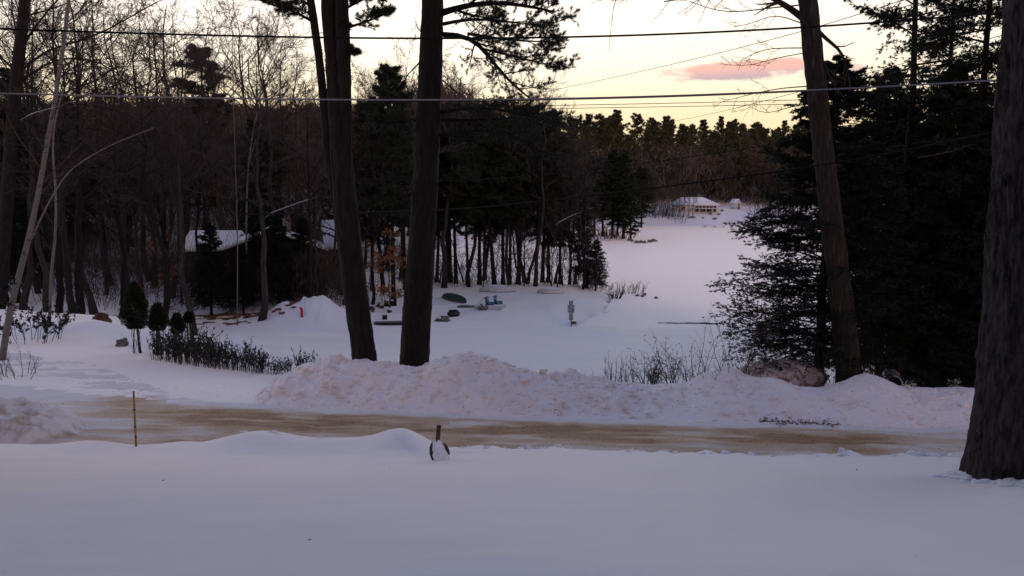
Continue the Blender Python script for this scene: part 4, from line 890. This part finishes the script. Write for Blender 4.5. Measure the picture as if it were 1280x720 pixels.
topiary(197, 31.2, 381, 413, 20, 'middle sized round clipped shrub right of the tall one', 2)
topiary(221, 31.0, 394, 417, 14, 'smallest round clipped shrub, above the leafy row', 3)
topiary(236, 31.0, 392, 403, 9, 'wispy little clipped tuft at the right of the round shrubs', 4)
# bare brush behind the bank
for i, (px, Yt, hh, n, sp, lab) in enumerate(((690, 28, .55, 8, .5, 'sparse low weeds behind the bank left of the brambles'), (725, 27.5, .7, 10, .6, 'low weeds behind the bank midway to the brambles'), (770, 27, 1.25, 9, .5, 'arching bramble canes behind the low part of the bank'), (800, 27, 1.1, 10, .5, 'tangled bare bush right of the arching canes'),
        (826, 26.6, 1.3, 14, .45, 'leafy tangled bush in front of the pond'), (850, 26.6, 1.5, 12, .5, 'tall twiggy bush with a few brown leaves'), (880, 26, 1.3, 8, .5, 'thin bare bush left of the pink mound'), (918, 23.9 + .8, 3.1, 9, .35, 'tallest cluster of bare canes fanning over the pink mound'), (955, 26.2, 1.8, 12, .6, 'bare canes with curled leaves behind the mound'), (990, 26.4, 1.6, 12, .6, 'bare brush under the young hemlock'),
        (1035, 26.6, 1.6, 14, .7, 'bare brush left of the leaning trunk'), (1092, 26.4, 1.5, 14, .6, 'bare brush right of the leaning trunk'), (745, 28.5, .9, 9, .8, 'thin bush behind the canes with bent tips'), (785, 26.8, 1.0, 16, 1.0, 'wide wispy bush behind the low bank left of centre'), (838, 26.4, 1.1, 16, 1.0, 'wide wispy bush between the tangled and the twiggy one'), (893, 24.9, 1.7, 10, .6, 'wispy canes at the left foot of the tallest ones'), (1010, 26.3, 1.1, 14, .9, 'wispy canes in front of the young hemlock stem'), (868, 25.4, 2.6, 6, .3, 'tall thin canes crossing the pond snow'))):
    X = ax(px, Yt); brush('bare_bush', 330 + i, n, hh, sp, .011, 'twig', 'litter' if i in (4, 5, 7, 8, 9, 10) else None, 1, 0, 5, .07, loc=(X, Yt, gz(X, Yt)), label=lab, category='bush')
X = ax(820, 26.2); brush('evergreen_tuft', 359, 9, .45, .12, .01, 'twig', 'shrub', 6, .5, 4, .06, loc=(X, 26.2, gz(X, 26.2) + .25), label='tiny dark green evergreen tuft among the tangled bushes', category='bush')
# evergreen boughs and leaf clump low at the left edge
brush('low_hemlock_bush', 360, 22, 1.5, .9, .014, 'twig', 'hemlock', 10, 0, 5, .09, loc=(ax(42, 34), 34, gz(ax(42, 34), 34)), label='flat spreading evergreen bush at the foot of the birches', category='bush')
brush('bare_bush', 361, 14, 1.1, .8, .012, 'twig', None, 0, 0, 5, loc=(ax(18, 27), 27, gz(ax(18, 27), 27)), label='bare bush at the far left beside the road', category='bush')
# saplings and brush of the left wood: several things in reach of the camera
for i, (px, Yt, hh) in enumerate(((112, 58, 3.2), (125, 62, 3.6), (138, 60, 3.4), (160, 66, 4), (190, 60, 3), (270, 60, 2), (430, 62, 2.5), (455, 70, 3.5), (70, 60, 3.4), (410, 60, 1.5), (220, 72, 3.5), (475, 63, 1.5))):
    X = ax(px, Yt); brush('sapling_clump', 370 + i, 16, hh, 1.6, .018, 'twig_grey' if i % 2 else 'twig', None, 0, .3, 5, loc=(X, Yt, gz(X, Yt)), label='thicket of bare saplings on the snowy floor of the left wood', category='saplings', group='sapling thickets in the left wood')
# beeches keeping pale orange leaves
for px, Yt, H, lab in ((487, 60, 5.2, 'small beech with tiers of orange leaves between the two big pines'), (452, 64, 6.5, 'beech with orange leaves just right of the leaning pine'), (206, 56, 5, 'small beech with rusty leaves by the stout trunk')):
    o = bare_tree('beech_tree', px, H, .06, .12, 14, 7, 5, 0, ang=80, up=0, bark='bark_grey', twig='twig', leaf='beechleaf', leafn=5 if px != 206 else 1, rmin=.008, limblen=.36, leafsize=.15); X = ax(px, Yt); o.location = (X, Yt, gz(X, Yt)); tag(o, lab, 'tree')
# shore brush
for i, (px, py, Yt, hh, sp, m_, lab) in enumerate(((787, 366, 75, 1.3, 1.2, 'twig_grey', 'pale dry bush on the lot shore in front of the pond'), (769, 370, 71.5, .9, .5, 'twig', 'small dark bush left of the pale dry bush'), (752, 362, 78, .7, 1.0, 'twig_red', 'reddish low brush at the end of the tree line'),
      (735, 358, 77, 2.4, 1.5, 'twig', 'brown twiggy thicket under the end of the tree line'), (772, 300, 152, 1.9, 3, 'twig_red', 'rusty brush at the tip of the wooded point'), (752, 305, 150, 1.5, 3, 'twig', 'brown brush on the near side of the wooded point'), (758, 296, 155, 2.0, 3, 'twig_red', 'rusty brush behind the tip of the point'))):
    X = ax(px, Yt); brush('shore_bush', 400 + i, 34, hh, sp, .02 if Yt < 100 else .05, m_, None, 0, 0, 5, loc=(X, Yt, max(gz(X, Yt), 0)), label=lab, category='bush')
SB = [brush('shore_bush', 420 + k, 26, 3.4, 2.2, .035, m_, None, 0, .2, 5) for k, m_ in enumerate(('twig_grey', 'twig', 'twig_grey'))]
q = np.random.default_rng(8)
for i in range(34):
    X = 20 + i * 1.35 + q.uniform(-.6, .6); Yt = 210.5 + q.uniform(0, 3.5); X2 = X
    if 41 < X2 < 60: continue
    else: s = q.uniform(.7, 1.6)
    if sdf(np.array([X]), np.array([Yt]), LAKE)[0] < .5: Yt += 4
    copy_tree(SB[i % 3], (X, Yt, max(gz(X, Yt), 0) - .1), q.uniform(0, 6), s, label='grey brown leafless bush on the far shore below the lake house', category='bush', group='bushes on the far shore')
HIDE += SB
for px, H in ((852, 7), (858, 9), (863, 7), (838, 8), (846, 6)):
    Yt = 212.5; X = ax(px, Yt); put(FB[1], X, Yt, H, 15, px, .8, label='pale bare tree in front of the left half of the lake house', category='tree', group='pale trees before the lake house')
# ================================================================== cables over the road
def cable(pts, r_, m_, lab, sag=0, grp=None):
    W = np.array([P(a, b_, c_) for a, b_, c_ in pts]); d = np.r_[0, np.cumsum(np.linalg.norm(np.diff(W, axis=0), axis=1))]; t = np.linspace(0, d[-1], 90)
    c = np.stack([np.interp(t, d, W[:, j]) for j in range(3)], -1)
    for _ in range(120): c[1:-1] = (c[:-2] + 2 * c[1:-1] + c[2:]) / 4
    o = MB().tubes(c, np.full(90, r_), 8).obj('power_line', m_, smooth=True); tag(o, lab, 'cable', grp or 'cables across the view')
W_ = 'wire'
cable([(-900, 0, 21), (0, 37, 20), (300, 47, 20), (560, 54, 20), (740, 52, 20), (1000, 40, 20), (1280, 18, 20), (2200, -90, 20)], .022, M['wire'], 'topmost thick black cable crossing in front of the sky')
cable([(-900, 92, 19.6), (0, 117, 19.6), (350, 126.5, 19.6), (600, 129.5, 19.6), (700, 128, 19.6), (1000, 116, 19.6), (1250, 103, 19.6), (2200, 30, 19.6)], .017, M['wire_light'], 'silver grey cable crossing level with the skyline')
cable([(560, 127, 20.4), (700, 124.8, 20.4), (860, 122.5, 20.4), (1000, 115.5, 20.4), (1250, 100, 20.4), (2200, 30, 20.4)], .009, M['wire'], 'thin cable running just over the silver one on the right')
cable([(620, 133, 34), (760, 131, 34), (980, 126, 34), (1300, 115, 34), (2000, 90, 34)], .012, M['wire'], 'thin black cable just under the silver one on the right')
cable([(600, 137, 36), (700, 135.8, 36), (980, 131, 36), (1300, 122, 36), (2000, 100, 36)], .012, M['wire'], 'lowest of the thin black cables over the far tree tops')
cable([(560, 138, 60), (697, 112, 50), (840, 81, 40), (985, 45, 30), (1130, 4, 24), (1300, -60, 20)], .011, M['wire'], 'thin cable climbing diagonally past the pink cloud')
cable([(840, 152, 60), (878, 145, 55), (933, 132, 48), (1010, 112, 40), (1200, 60, 30), (1400, 0, 24)], .011, M['wire'], 'faint cable climbing from the far tree tops to the leaning trunk')
cable([(300, 268, 40), (560, 264, 34), (640, 257, 30), (700, 249, 29), (840, 233, 28), (1000, 212, 26.5), (1100, 197, 24), (1240, 168, 20), (1700, 60, 15)], .024, M['wire'], 'black service cable dipping across the pond')
cable([(400, 222, 40), (560, 228, 36), (650, 223, 32), (800, 206, 30), (960, 183, 28), (1240, 130, 22), (1700, 30, 16)], .013, M['wire'], 'slimmer black service cable above the one dipping across the pond')

# ================================================================== things on the snow
# driveway marker
p0 = PZ(162, 541, 3.35); Yt = 18.4; X = ax(162, Yt); g = gz(X, Yt); zt = P(162, 489, Yt)[2]; hgt = zt - g
root = empty('marker_stake', (X, Yt, g - .1), label='thin yellow stake standing upright at the left side of the road', category='stake')
MB().tubes(np.array([[0, 0, 0], [0, 0, hgt * .5], [.004, 0, hgt + .1]]), [.024, .023, .021], 8).obj('pole', M['yellow'], root)
for z in (.30, .52, .9): MB().tubes(np.array([[0, 0, z], [0, 0, z + .035]]), [.0262, .0262], 8).obj('band', M['rust'], root)
# rusty anchor-like thing in the yard
Yt = 16.1; p = P(549, 560, Yt); X = p[0]; g = gz(X, Yt); root = empty('garden_anchor', (X, Yt, g), label='small rusty anchor shaped post with two curved blades poking through the yard snow', category='yard ornament')
u = Yt / F
MB().tubes(np.array([[.0, 0, .02], [-.03, 0, .25], [-.015, 0, .50], [-.005, 0, .62]]), [.045, .045, .042, .04], 10).tubes(np.array([[-.005, 0, .615], [-.003, 0, .655]]), [.047, .043], 10).obj('shank', M['rust'], root, smooth=True)
def blade(pts, wds, th=.03):
    pts = np.array(pts); n = len(pts); T = np.gradient(pts, axis=0); T /= np.linalg.norm(T, axis=1)[:, None]; Nn = np.stack([-T[:, 1], T[:, 0]], -1); a = pts + Nn * np.array(wds)[:, None] / 2; c = pts - Nn * np.array(wds)[:, None] / 2
    return MB().prism([tuple(v) for v in a] + [tuple(v) for v in c[::-1]], -th, th)
blade([(-.13, .35), (-.155, .24), (-.14, .12), (-.09, .01), (-.06, -.06)], [.01, .05, .085, .10, .05]).obj('fluke', M['rust'], root)
blade([(.09, .31), (.13, .24), (.165, .15), (.19, .10)], [.015, .055, .055, .02]).obj('fluke', M['rust'], root)
b = MB().blob((0.02, -.03, .08), (.125, .17, .20), rng, 20, 14, .16); b.blob((-.03, -.02, .24), (.10, .10, .13), rng, 18, 12, .12); b.blob((.09, -.04, .0), (.12, .15, .14), rng, 18, 12, .1)
b.obj('snow_cap', M['snow'], root, smooth=True)
# person shaped board on the lot
p = PZ(714, 401, .66); X, Yt = p[0], p[1]; g = gz(X, Yt); k_ = Yt / F; root = empty('figure_board', (X, Yt, g), label='grey board shaped like a blocky person on a dark post on the snowy lot', category='sign')
MB().tubes(np.array([[0, .03, -.1], [0, .03, .8]]), [.035, .035], 8).obj('post', M['black'], root)
q = np.random.default_rng(4)
MB().box((-.03, 0, 1.50), (.25, .03, .26)).obj('head', M['board'], root)
MB().box((-.02, .001, 1.12), (.42, .03, .48)).box((-.02, .002, 1.34), (.46, .034, .035)).obj('torso', M['board'], root)
MB().box((-.02, 0, .64), (.25, .03, .46)).box((-.02, .0, .40), (.13, .026, .04)).obj('legs', M['board'], root)
MB().blob((.17, -.05, .25), (.15, .12, .10), q, 12, 8, .25).obj('bundle', M['litter'], root)
# pedal boat
def rot(px, py, z, rz, name, **t):
    p = PZ(px, py, z); o = empty(name, (p[0], p[1], max(gz(p[0], p[1]), 0)), rz, **t); return o
h = rot(613, 388, .62, R_(-12), 'pedal_boat', label='white pedal boat with two blue seats parked on the snowy lot', category='pedal boat')
MB().prism([(-.95, .12), (-.8, .02), (.7, .0), (.95, .14), (.98, .3), (-.98, .3)], -.62, -.25).obj('pontoon', M['white'], h); MB().prism([(-.95, .12), (-.8, .02), (.7, .0), (.95, .14), (.98, .3), (-.98, .3)], .25, .62).obj('pontoon', M['white'], h)
MB().box((0, 0, .33), (1.5, 1.2, .06)).obj('deck', M['snow'], h)
for sx_ in (.0, .0):
    pass
for yy in (-.32, .32):
    q = MB(); q.box((.28 + yy * .7, yy, .46), (.48, .46, .2)); q.prism([(.02 + yy * .7, .4), (.18 + yy * .7, .4), (.10 + yy * .7, .95), (-.04 + yy * .7, .92)], yy - .23, yy + .23); q.obj('seat', M['blue'], h)
b = MB(); b.tubes(np.array([[-.9, -.5, .36], [-.5, -.5, .8], [.5, -.5, .85], [.8, -.5, .36]]), np.full(4, .018), 6); b.tubes(np.array([[-.9, .5, .36], [-.5, .5, .8], [.5, .5, .85], [.8, .5, .36]]), np.full(4, .018), 6); b.tubes(np.array([[-.5, -.5, .8], [-.5, .5, .8]]), np.full(2, .018), 6); b.obj('rail', M['white'], h)
h = rot(589, 385, .62, R_(-30), 'wood_ramp', label='short pale wooden ramp lying left of the pedal boat', category='ramp'); q = MB()
for k in range(5): q.box((k * .42 - .8, 0, .12 + .015 * k), (.34, .5, .05))
q.obj('deck_board', M['wood'], h); MB().box((0, -.26, .09), (2.0, .06, .1)).box((0, .26, .09), (2.0, .06, .1)).obj('beam', M['wood'], h)
# canoe, upside down, and rowing boats at the tree line
def hull(L, W_, Hh, px, py, z, rz, m_, snowy, name, lab, cat, roll=0):
    h = rot(px, py, z, rz, name, label=lab, category=cat); s = np.linspace(-1, 1, 17); a = np.linspace(0, np.pi, 9)
    Wd = W_ / 2 * np.clip(1 - np.abs(s) ** 2.0, .02, 1); Hd = Hh * (1 - .55 * np.abs(s) ** 2.5); S, A = np.meshgrid(range(17), a, indexing='ij')
    V = np.stack([s[S] * L / 2, np.cos(A) * Wd[S], np.sin(A) ** .7 * Hd[S]], -1); n = 9; i = (np.arange(16)[:, None] * n + np.arange(8)[None]).ravel()
    MB().add(V.reshape(-1, 3), np.stack([i, i + n, i + n + 1, i + 1], -1)).obj('hull', m_, h, smooth=True)
    MB().tubes(np.stack([s * L / 2, Wd + .015, 0 * s + .01], -1), np.full(17, .025), 5).tubes(np.stack([s * L / 2, -Wd - .015, 0 * s + .01], -1), np.full(17, .025), 5).obj('gunwale', M['wood'], h)
    if snowy:
        V2 = np.stack([s[S] * L / 2 * snowy, np.cos(A) * Wd[S] * .75, np.sin(A) ** .7 * Hd[S] + .05 * np.sin(A)], -1); MB().add(V2.reshape(-1, 3), np.stack([i, i + n, i + n + 1, i + 1], -1)).obj('snow_cover', M['snow'], h, smooth=True)
    h.rotation_euler[0] = roll; return h
hull(3.8, 1.0, .5, 567, 374, .7, R_(-58), M['green'], .0, 'canoe', 'dark green canoe lying upside down on the snow between the pines and the pedal boat', 'canoe', R_(-14))
hull(3.0, 1.3, .5, 622, 363, .7, R_(-4), M['white'], .8, 'rowing_boat', 'pale upturned rowing boat at the foot of the tree line above the pedal boat', 'boat')
hull(2.2, 1.1, .42, 688, 364, .7, R_(-8), M['cream'], .85, 'rowing_boat', 'pale pinkish upturned boat at the tree line near the board figure', 'boat')
MB_ = MB()
h = rot(567, 396, .62, .2, 'covered_tub', label='round tub under a black cover on the lot', category='tub'); MB().blob((0, 0, .17), (.42, .42, .22), rng, 16, 8, .08).obj('cover', M['black'], h, smooth=True); MB().box((0, 0, .37), (.5, .45, .08), .2).obj('lid', M['black'], h)
def rock(px, py, z, r_, lab, m_='stone', seed=0, snow=True, name='rock', cat='rock', dz_=0, Y=None, rough=.22):
    p = PZ(px, py, z) if Y is None else np.array([ax(px, Y), Y, 0]); g = max(gz(p[0], p[1]) if name != 'mound' else top_z(p[0], far_edge(p[0]) + 3.6) - .1, 0); q = np.random.default_rng(seed + int(px)); root = empty(name, (p[0], p[1], g + dz_), label=lab, category=cat)
    MB().blob((0, 0, r_[2] * .4), r_, q, 28, 16, rough).obj('stone', M[m_], root, smooth=True)
    if snow: MB().blob((0, 0.02, r_[2] * .85), (r_[0] * .8, r_[1] * .8, r_[2] * .65), q, 14, 8, .15).obj('snow_cap', M['snow'], root, smooth=True)
    return root
rock(553, 401, .62, (.42, .3, .2), 'grey stone half covered by snow left of the black tub')
rock(603, 389.5, .62, (.36, .28, .22), 'tan stone in front of the left end of the pedal boat', 'wood')
rock(126, 404, 2.6, (.42, .3, .26), 'rusty brown boulder at the end of the turning place', 'redstone', Y=38.5, snow=False)
rock(150, 429, 3.0, (.22, .2, .2), 'small dark stone by the stems of the tall clipped shrub', 'stone', Y=33, snow=False)
rock(978, 476, 3.2, (1.35, .8, .54), 'big rounded pinkish brown mound by the leaning trunk, dusted with snow', 'boulder', Y=26.2, snow=False, name='mound', cat='mound', dz_=-.02, rough=.06)
for i, (px, py) in enumerate(((795, 304), (798, 304), (801, 303.5), (806, 304), (812, 303), (817, 302), (790, 302), (787, 301))): rock(px, py, 0, (.28 + .12 * (i % 3), .3, .3), 'small dark rock in the row trailing off the wooded point onto the pond', 'stone', i, snow=False).__setitem__('group', 'rocks trailing off the point')
for i, (px, py) in enumerate(((797, 370), (806, 369), (803, 371), (820, 373))): rock(px, py, 0, (.16, .14, .12), 'small dark stone right of the pale dry bush', 'stone', i, snow=False).__setitem__('group', 'stones by the dry bush')
q = np.random.default_rng(12)
for i in range(16):
    px = 846 + i * 3.7 + q.uniform(-1, 1); py = 281 + q.uniform(-1.5, 1); rock(px, py, 0, (q.uniform(.2, .45), .3, q.uniform(.2, .35)), 'dark rock along the far shore below the lake house', 'stone', i, snow=i % 2 == 0).__setitem__('group', 'rocks along the far shore')
for i in range(9):
    px = 430 + i * 7 + q.uniform(-2, 2); py = 388 + q.uniform(-8, 3); rock(px, py, .7, (q.uniform(.12, .3), .2, q.uniform(.12, .22)), 'small reddish stone or stump poking from the snow between the two big pines', 'redstone', i, snow=i % 2 == 0).__setitem__('group', 'reddish stones between the big pines')
# dock on the far shore
h = rot(893, 284, 0, .1, 'dock', label='snowy dock at the far shore below the lake house', category='dock'); MB().box((0, 0, .45), (5, 1.6, .14)).obj('deck', M['snow'], h)
b = MB()
for sx_ in (-2.2, 0, 2.2):
    for sy_ in (-.6, .6): b.tubes(np.array([[sx_, sy_, -.3], [sx_, sy_, .36]]), [.07, .07], 6)
b.obj('post', M['wood'], h)
# plank, stumps, crate on the lot
h = rot(495, 405.5, .62, R_(10), 'dock_section', label='long dark plank walkway on the snow beside the thick pine', category='walkway'); MB().box((0, 0, .10), (2.6, .6, .10)).obj('deck', M['stone'], h); MB().box((0, -.32, .06), (2.7, .07, .14)).box((0, .32, .06), (2.7, .07, .14)).obj('beam', M['darkwood'], h)
for px, py, lab in ((483, 381, 'left one of two short tree stumps with snow on top'), (490, 380, 'right one of two short tree stumps with snow on top')):
    h = rot(px, py, .8, 0, 'tree_stump', label=lab, category='stump'); MB().tubes(np.array([[0, 0, -.1], [0, 0, .15], [.01, 0, .38]]), [.2, .17, .16], 12).obj('stump', M['bark'], h); MB().blob((.01, 0, .42), (.17, .17, .09), rng, 12, 7, .1).obj('snow_cap', M['snow'], h, smooth=True)
h = rot(481, 400, .62, .2, 'wooden_crate', label='small dark box with snow on it beside the plank walkway', category='box'); MB().box((0, 0, .13), (.3, .28, .3)).obj('side', M['darkwood'], h); MB().box((0, 0, .315), (.28, .26, .06)).obj('snow_cap', M['snow'], h)
# post with board and pale blue top, half behind the leaning pine
h = rot(461, 414, .62, -.1, 'board_post', label='tan board on end with a pale blue cap, peeking out behind the leaning pine', category='post'); MB().box((0, 0, .52), (.26, .07, 1.14)).obj('board', M['wood'], h); MB().blob((-.03, -.02, 1.14), (.2, .13, .12), rng, 12, 8, .08).obj('cap', M['paleblue'], h, smooth=True)
# red curved standpipe by the ploughed pile, and the thin rod beside it
h = rot(377, 412, .62, 0, 'red_post', label='red post with a bent top in front of the ploughed snow pile', category='post'); MB().tubes(np.array([[.04, 0, -.2], [.04, 0, .3], [.03, 0, .42], [-.03, 0, .50], [-.13, 0, .50]]), [.085, .085, .085, .08, .06], 10).obj('pipe', M['red'], h, smooth=True)
h = rot(382, 411, .62, 0, 'marker_rod', label='thin grey rod right of the red post', category='stake'); MB().tubes(np.array([[0, 0, -.1], [.01, 0, .95]]), [.014, .012], 6).obj('rod', M['board'], h)
# corrugated pipe behind the bank
h = empty('culvert_pipe', (ax(1122, 25.4), 25.4, 3.16), 1.2, label='end of a round grey corrugated pipe behind the bank, right of the leaning trunk', category='pipe'); n = 26; a = np.linspace(0, 2 * np.pi, n + 1)
K = 14; xr = np.linspace(0, 1.1, K); q = MB(); V = np.stack([np.stack([np.full(n, xr[j]), np.cos(a[:-1]) * (.20 + .012 * (j % 2)), np.sin(a[:-1]) * (.20 + .012 * (j % 2)) + .12], -1) for j in range(K)]); i = np.arange(n); j2 = (i + 1) % n; q.add(V.reshape(-1, 3), np.concatenate([np.stack([i + k * n, j2 + k * n, j2 + (k + 1) * n, i + (k + 1) * n], -1) for k in range(K - 1)])); q.obj('pipe', M['stone'], h, smooth=True)
MB().tubes(np.stack([0 * a, np.cos(a) * .215, np.sin(a) * .215 + .12], -1), np.full(n + 1, .02), 6).obj('rim', M['board'], h)
# fallen birch boughs with snow along them, in the left wood
def bough(pts, Yt, r_, lab, snow=True):
    W = [P(a, b_, Yt) for a, b_ in pts]; Lp, Lr = path(W, np.linspace(r_, r_ * .3, len(W)), 16); b0 = Lp[0, 0].copy(); Lp = Lp - b0; h = empty('leaning_bough', tuple(b0), label=lab, category='bough')
    MB().tubes(Lp, Lr, 7).obj('stem', M['birch' if snow else 'twig_grey'], h, smooth=True)
    T2, T2r = grow(rng, Lp, Lr, 9, .2, 1, .3, 40, .03, .16, 4, .5, rmin=.006); T3, T3r = grow(rng, T2, T2r, 4, .2, 1, .5, 40, .03, .16, 3, .6, rmin=.005); MB().tubes(T2, T2r, 4, cap=False).tubes(T3, T3r, 3, cap=False).obj('twigs', M['twig'], h)
    if snow: MB().tubes(Lp[:, 2:13] + np.array([0, 0, r_ * .6]), Lr[:, 2:13] * .7, 6).obj('snow', M['snow'], h, smooth=True)
bough([(331, 272), (335, 268), (345, 264), (372, 254), (398, 246)], 52.2, .035, 'curved bough edged with snow arching right above the gabled cabin')
bough([(695, 281), (697, 279), (712, 271), (728, 264)], 74, .05, 'short snow edged bough in the tree line over the boats')
bough([(26, 150), (40, 142), (66, 135), (80, 131)], 29, .018, 'thin snowy limb near the top of the birches')
bough([(1146, 197), (1168, 194), (1195, 188), (1214, 180)], 27.5, .016, 'pale dead bough in the dark hemlock thicket', False)
# brown oak leaves on the edge of the road, and clods and twigs over the bank
q = np.random.default_rng(15)
def scatter(n, fx, fy, m_, lab, name, size, cat='leaves'):
    X = fx(n); Y = fy(X, n); Z = np.maximum(base_z(X, Y), 3.1) - .008; s = Y - far_edge(X); on = (s > -.15) & (s < 5.2) & (X > -8.8); Z = np.where(on, np.maximum(Z, bank_z(X, Y)), Z) + .015
    onr = (s < 0); Z = np.where(onr, np.maximum(Z, 3.13), Z)
    d = q.normal(size=(n, 3)); d[:, 2] *= .35; d /= np.linalg.norm(d, axis=1, keepdims=True); b = MB().leaves(np.stack([X, Y, Z], -1), d, size * q.uniform(.5, 1.4, n), size * .6, q); b.obj(name, M[m_], kind='stuff', label=lab)
xa, xb = ax(965, 21), ax(1075, 21)
scatter(380, lambda n: xa + (xb - xa) * q.beta(1.2, 1.8, n), lambda X, n: far_edge(X) + .05 + .10 * vnoise(X * 2.5, X * 0, 4) + q.normal(size=n) * (.05 + .10 * np.abs(vnoise(X * 4, X * 0, 2))), 'litter', 'strip of rusty dead leaves along the foot of the bank on the right', 'leaf_litter', .06)
scatter(420, lambda n: q.uniform(-12, 12, n), lambda X, n: far_edge(X) - 3 + q.uniform(0, 1, n) ** .7 * 5.2, 'litter', 'scattered brown leaf scraps on the road edge and bank', 'leaf_scraps', .035)
scatter(9, lambda n: q.uniform(-9, 9, n), lambda X, n: 8 + q.uniform(0, 1, n) * 9, 'bark', 'a few dark bits of bark and needles lying on the yard snow', 'bark_scraps', .05)
# icy clods on the bank and along the lip
def clods():
    b = MB(); n = 620; X = np.where(q.uniform(size=620) < .75, q.uniform(-7.5, 3.5, n), q.uniform(3, 12, n)); s = q.uniform(.1, 2.4, n)
    Y = far_edge(X) + s; Z = bank_z(X, Y)
    for x, y, z in zip(X, Y, Z):
        k = q.uniform(.012, .06) ** 1.0 * (1 if q.uniform() < .93 else 1.7); b.blob((x, y, z + k * .2), (k * 1.3, k, k * .8), q, 7, 5, .25)
    b.obj('snow_clods', M['bank'], kind='stuff', label='small lumps of snow rolled down the bank')
    b = MB(); X = np.r_[q.uniform(-1.2, 11, 90), q.uniform(-13, -1, 10)]; Y = near_edge(X) - q.uniform(-.12, .5, 100); Z = base_z(X, Y)
    for x, y, z in zip(X, Y, Z):
        k = .025 + .08 * q.uniform() ** 2.5; b.blob((x, y, z - k * .1), (k * q.uniform(1, 2.2), k, k * .8), q, 9, 7, .35)
    b.obj('snow_lumps', M['snow'], smooth=True, kind='stuff', label='snow lumps along the near edge of the road')
clods()
# brown ruts scraped open on the lot by the pile
def ruts():
    b = MB()
    for px, py, L, W_, an in ((300, 399, 3.4, .16, .04), (318, 401, 3.0, .12, .0), (275, 402, 2.6, .1, .05), (340, 396, 2.2, .14, .06), (262, 398, 2.2, .1, .02), (356, 399, 1.2, .1, 0), (360, 405, 1.5, .08, 0), (300, 406, 1.8, .06, .02), (250, 405, 2, .05, 0)):
        p = PZ(px, py, .75)
        for k in range(6):
            x0 = p[0] - L / 2 + k * L / 6 + q.uniform(-.1, .1); y0 = p[1] + q.uniform(-.4, .4) + an * k; g = gz(x0, y0); b.blob((x0, y0, g), (L / 8 * q.uniform(.6, 1.4), W_ * 2.6, .05), q, 10, 5, .3)
    b.obj('mud_ruts', M['litter'], kind='stuff', label='brown earth scraped open in streaks beside the ploughed pile on the lot')
ruts()
# dark edge of open ice by the shore on the right
b = MB()
for k in range(7):
    px = 828 + k * 10.5; p = PZ(px, 403.6 + k * .16 + q.uniform(-.3, .3), .02); b.blob((p[0], p[1], .03), (.32 + .04 * k, .07 + .012 * k, .02 + .006 * k), q, 10, 5, .3)
b.obj('shore_ice', M['stone'], kind='stuff', label='thin dark edge of bare ice where the lot meets the pond')

# ------------------------------------------------------------------ say which one is which
ORD = 'first second third fourth fifth sixth seventh eighth ninth tenth eleventh twelfth thirteenth fourteenth fifteenth sixteenth seventeenth eighteenth nineteenth twentieth'.split()
ORD += ['twenty-' + o for o in ORD[:9]] + ['thirtieth'] + ['thirty-' + o for o in ORD[:9]]
KIND_ = {'hemlocks crowded at the right side': 'dark hemlock in the thicket left of the furrowed trunk', 'pines in the tree line by the pond': 'straight pine in the tree line between snowy lot and pond',
 'bare trees in the tree line by the pond': 'bare tree in the tree line between snowy lot and pond', 'saplings in the tree line by the pond': 'thin sapling in the tree line by the pond',
 'tall bare crowns above the left wood': 'tall bare tree rising into the sky above the left wood', 'trees of the dark wood on the left': 'slim bare tree in front of the dark wood by the cabins',
 'tall pines behind the thick straight pine': 'tall dark pine behind the thick straight pine', 'pines at the tip of the point': 'broad pine at the tip of the wooded point', 'pale trees before the lake house': 'pale bare tree before the lake house',
 'upright shrubs along the snow edge': 'upright leafy shrub in the row along the snow edge', 'sapling thickets in the left wood': 'thicket of saplings on the snowy floor of the left wood', 'bushes on the far shore': 'leafless bush on the far shore', 'reddish stones between the big pines': 'reddish stone poking from the snow between the big pines',
 'rocks along the far shore': 'dark rock along the far shore below the lake house', 'rocks trailing off the point': 'small rock in the row trailing off the wooded point', 'stones by the dry bush': 'small dark stone right of the pale dry bush'}
for g_, txt in KIND_.items():
    hs = set(HIDE); ms = [o for o in col.objects if o.parent is None and o.get('group') == g_ and o not in hs]
    sx_ = {o: 640 + F * o.location.x / max(o.location.y, 1) for o in ms}
    ins = sorted([o for o in ms if -20 < sx_[o] < 1235], key=lambda o: sx_[o])
    for k, o in enumerate(ins): o['label'] = txt + ', ' + ORD[k] + ' from the left'
    for k, o in enumerate(sorted([o for o in ms if o not in ins], key=lambda o: sx_[o])): o['label'] = txt + ', outside the picture, ' + ORD[k] + ' one'
# ------------------------------------------------------------------ drop the unused prototypes
for o in HIDE:
    for ch in list(o.children):
        for g_ in list(ch.children): bpy.data.objects.remove(g_)
        bpy.data.objects.remove(ch)
    bpy.data.objects.remove(o)
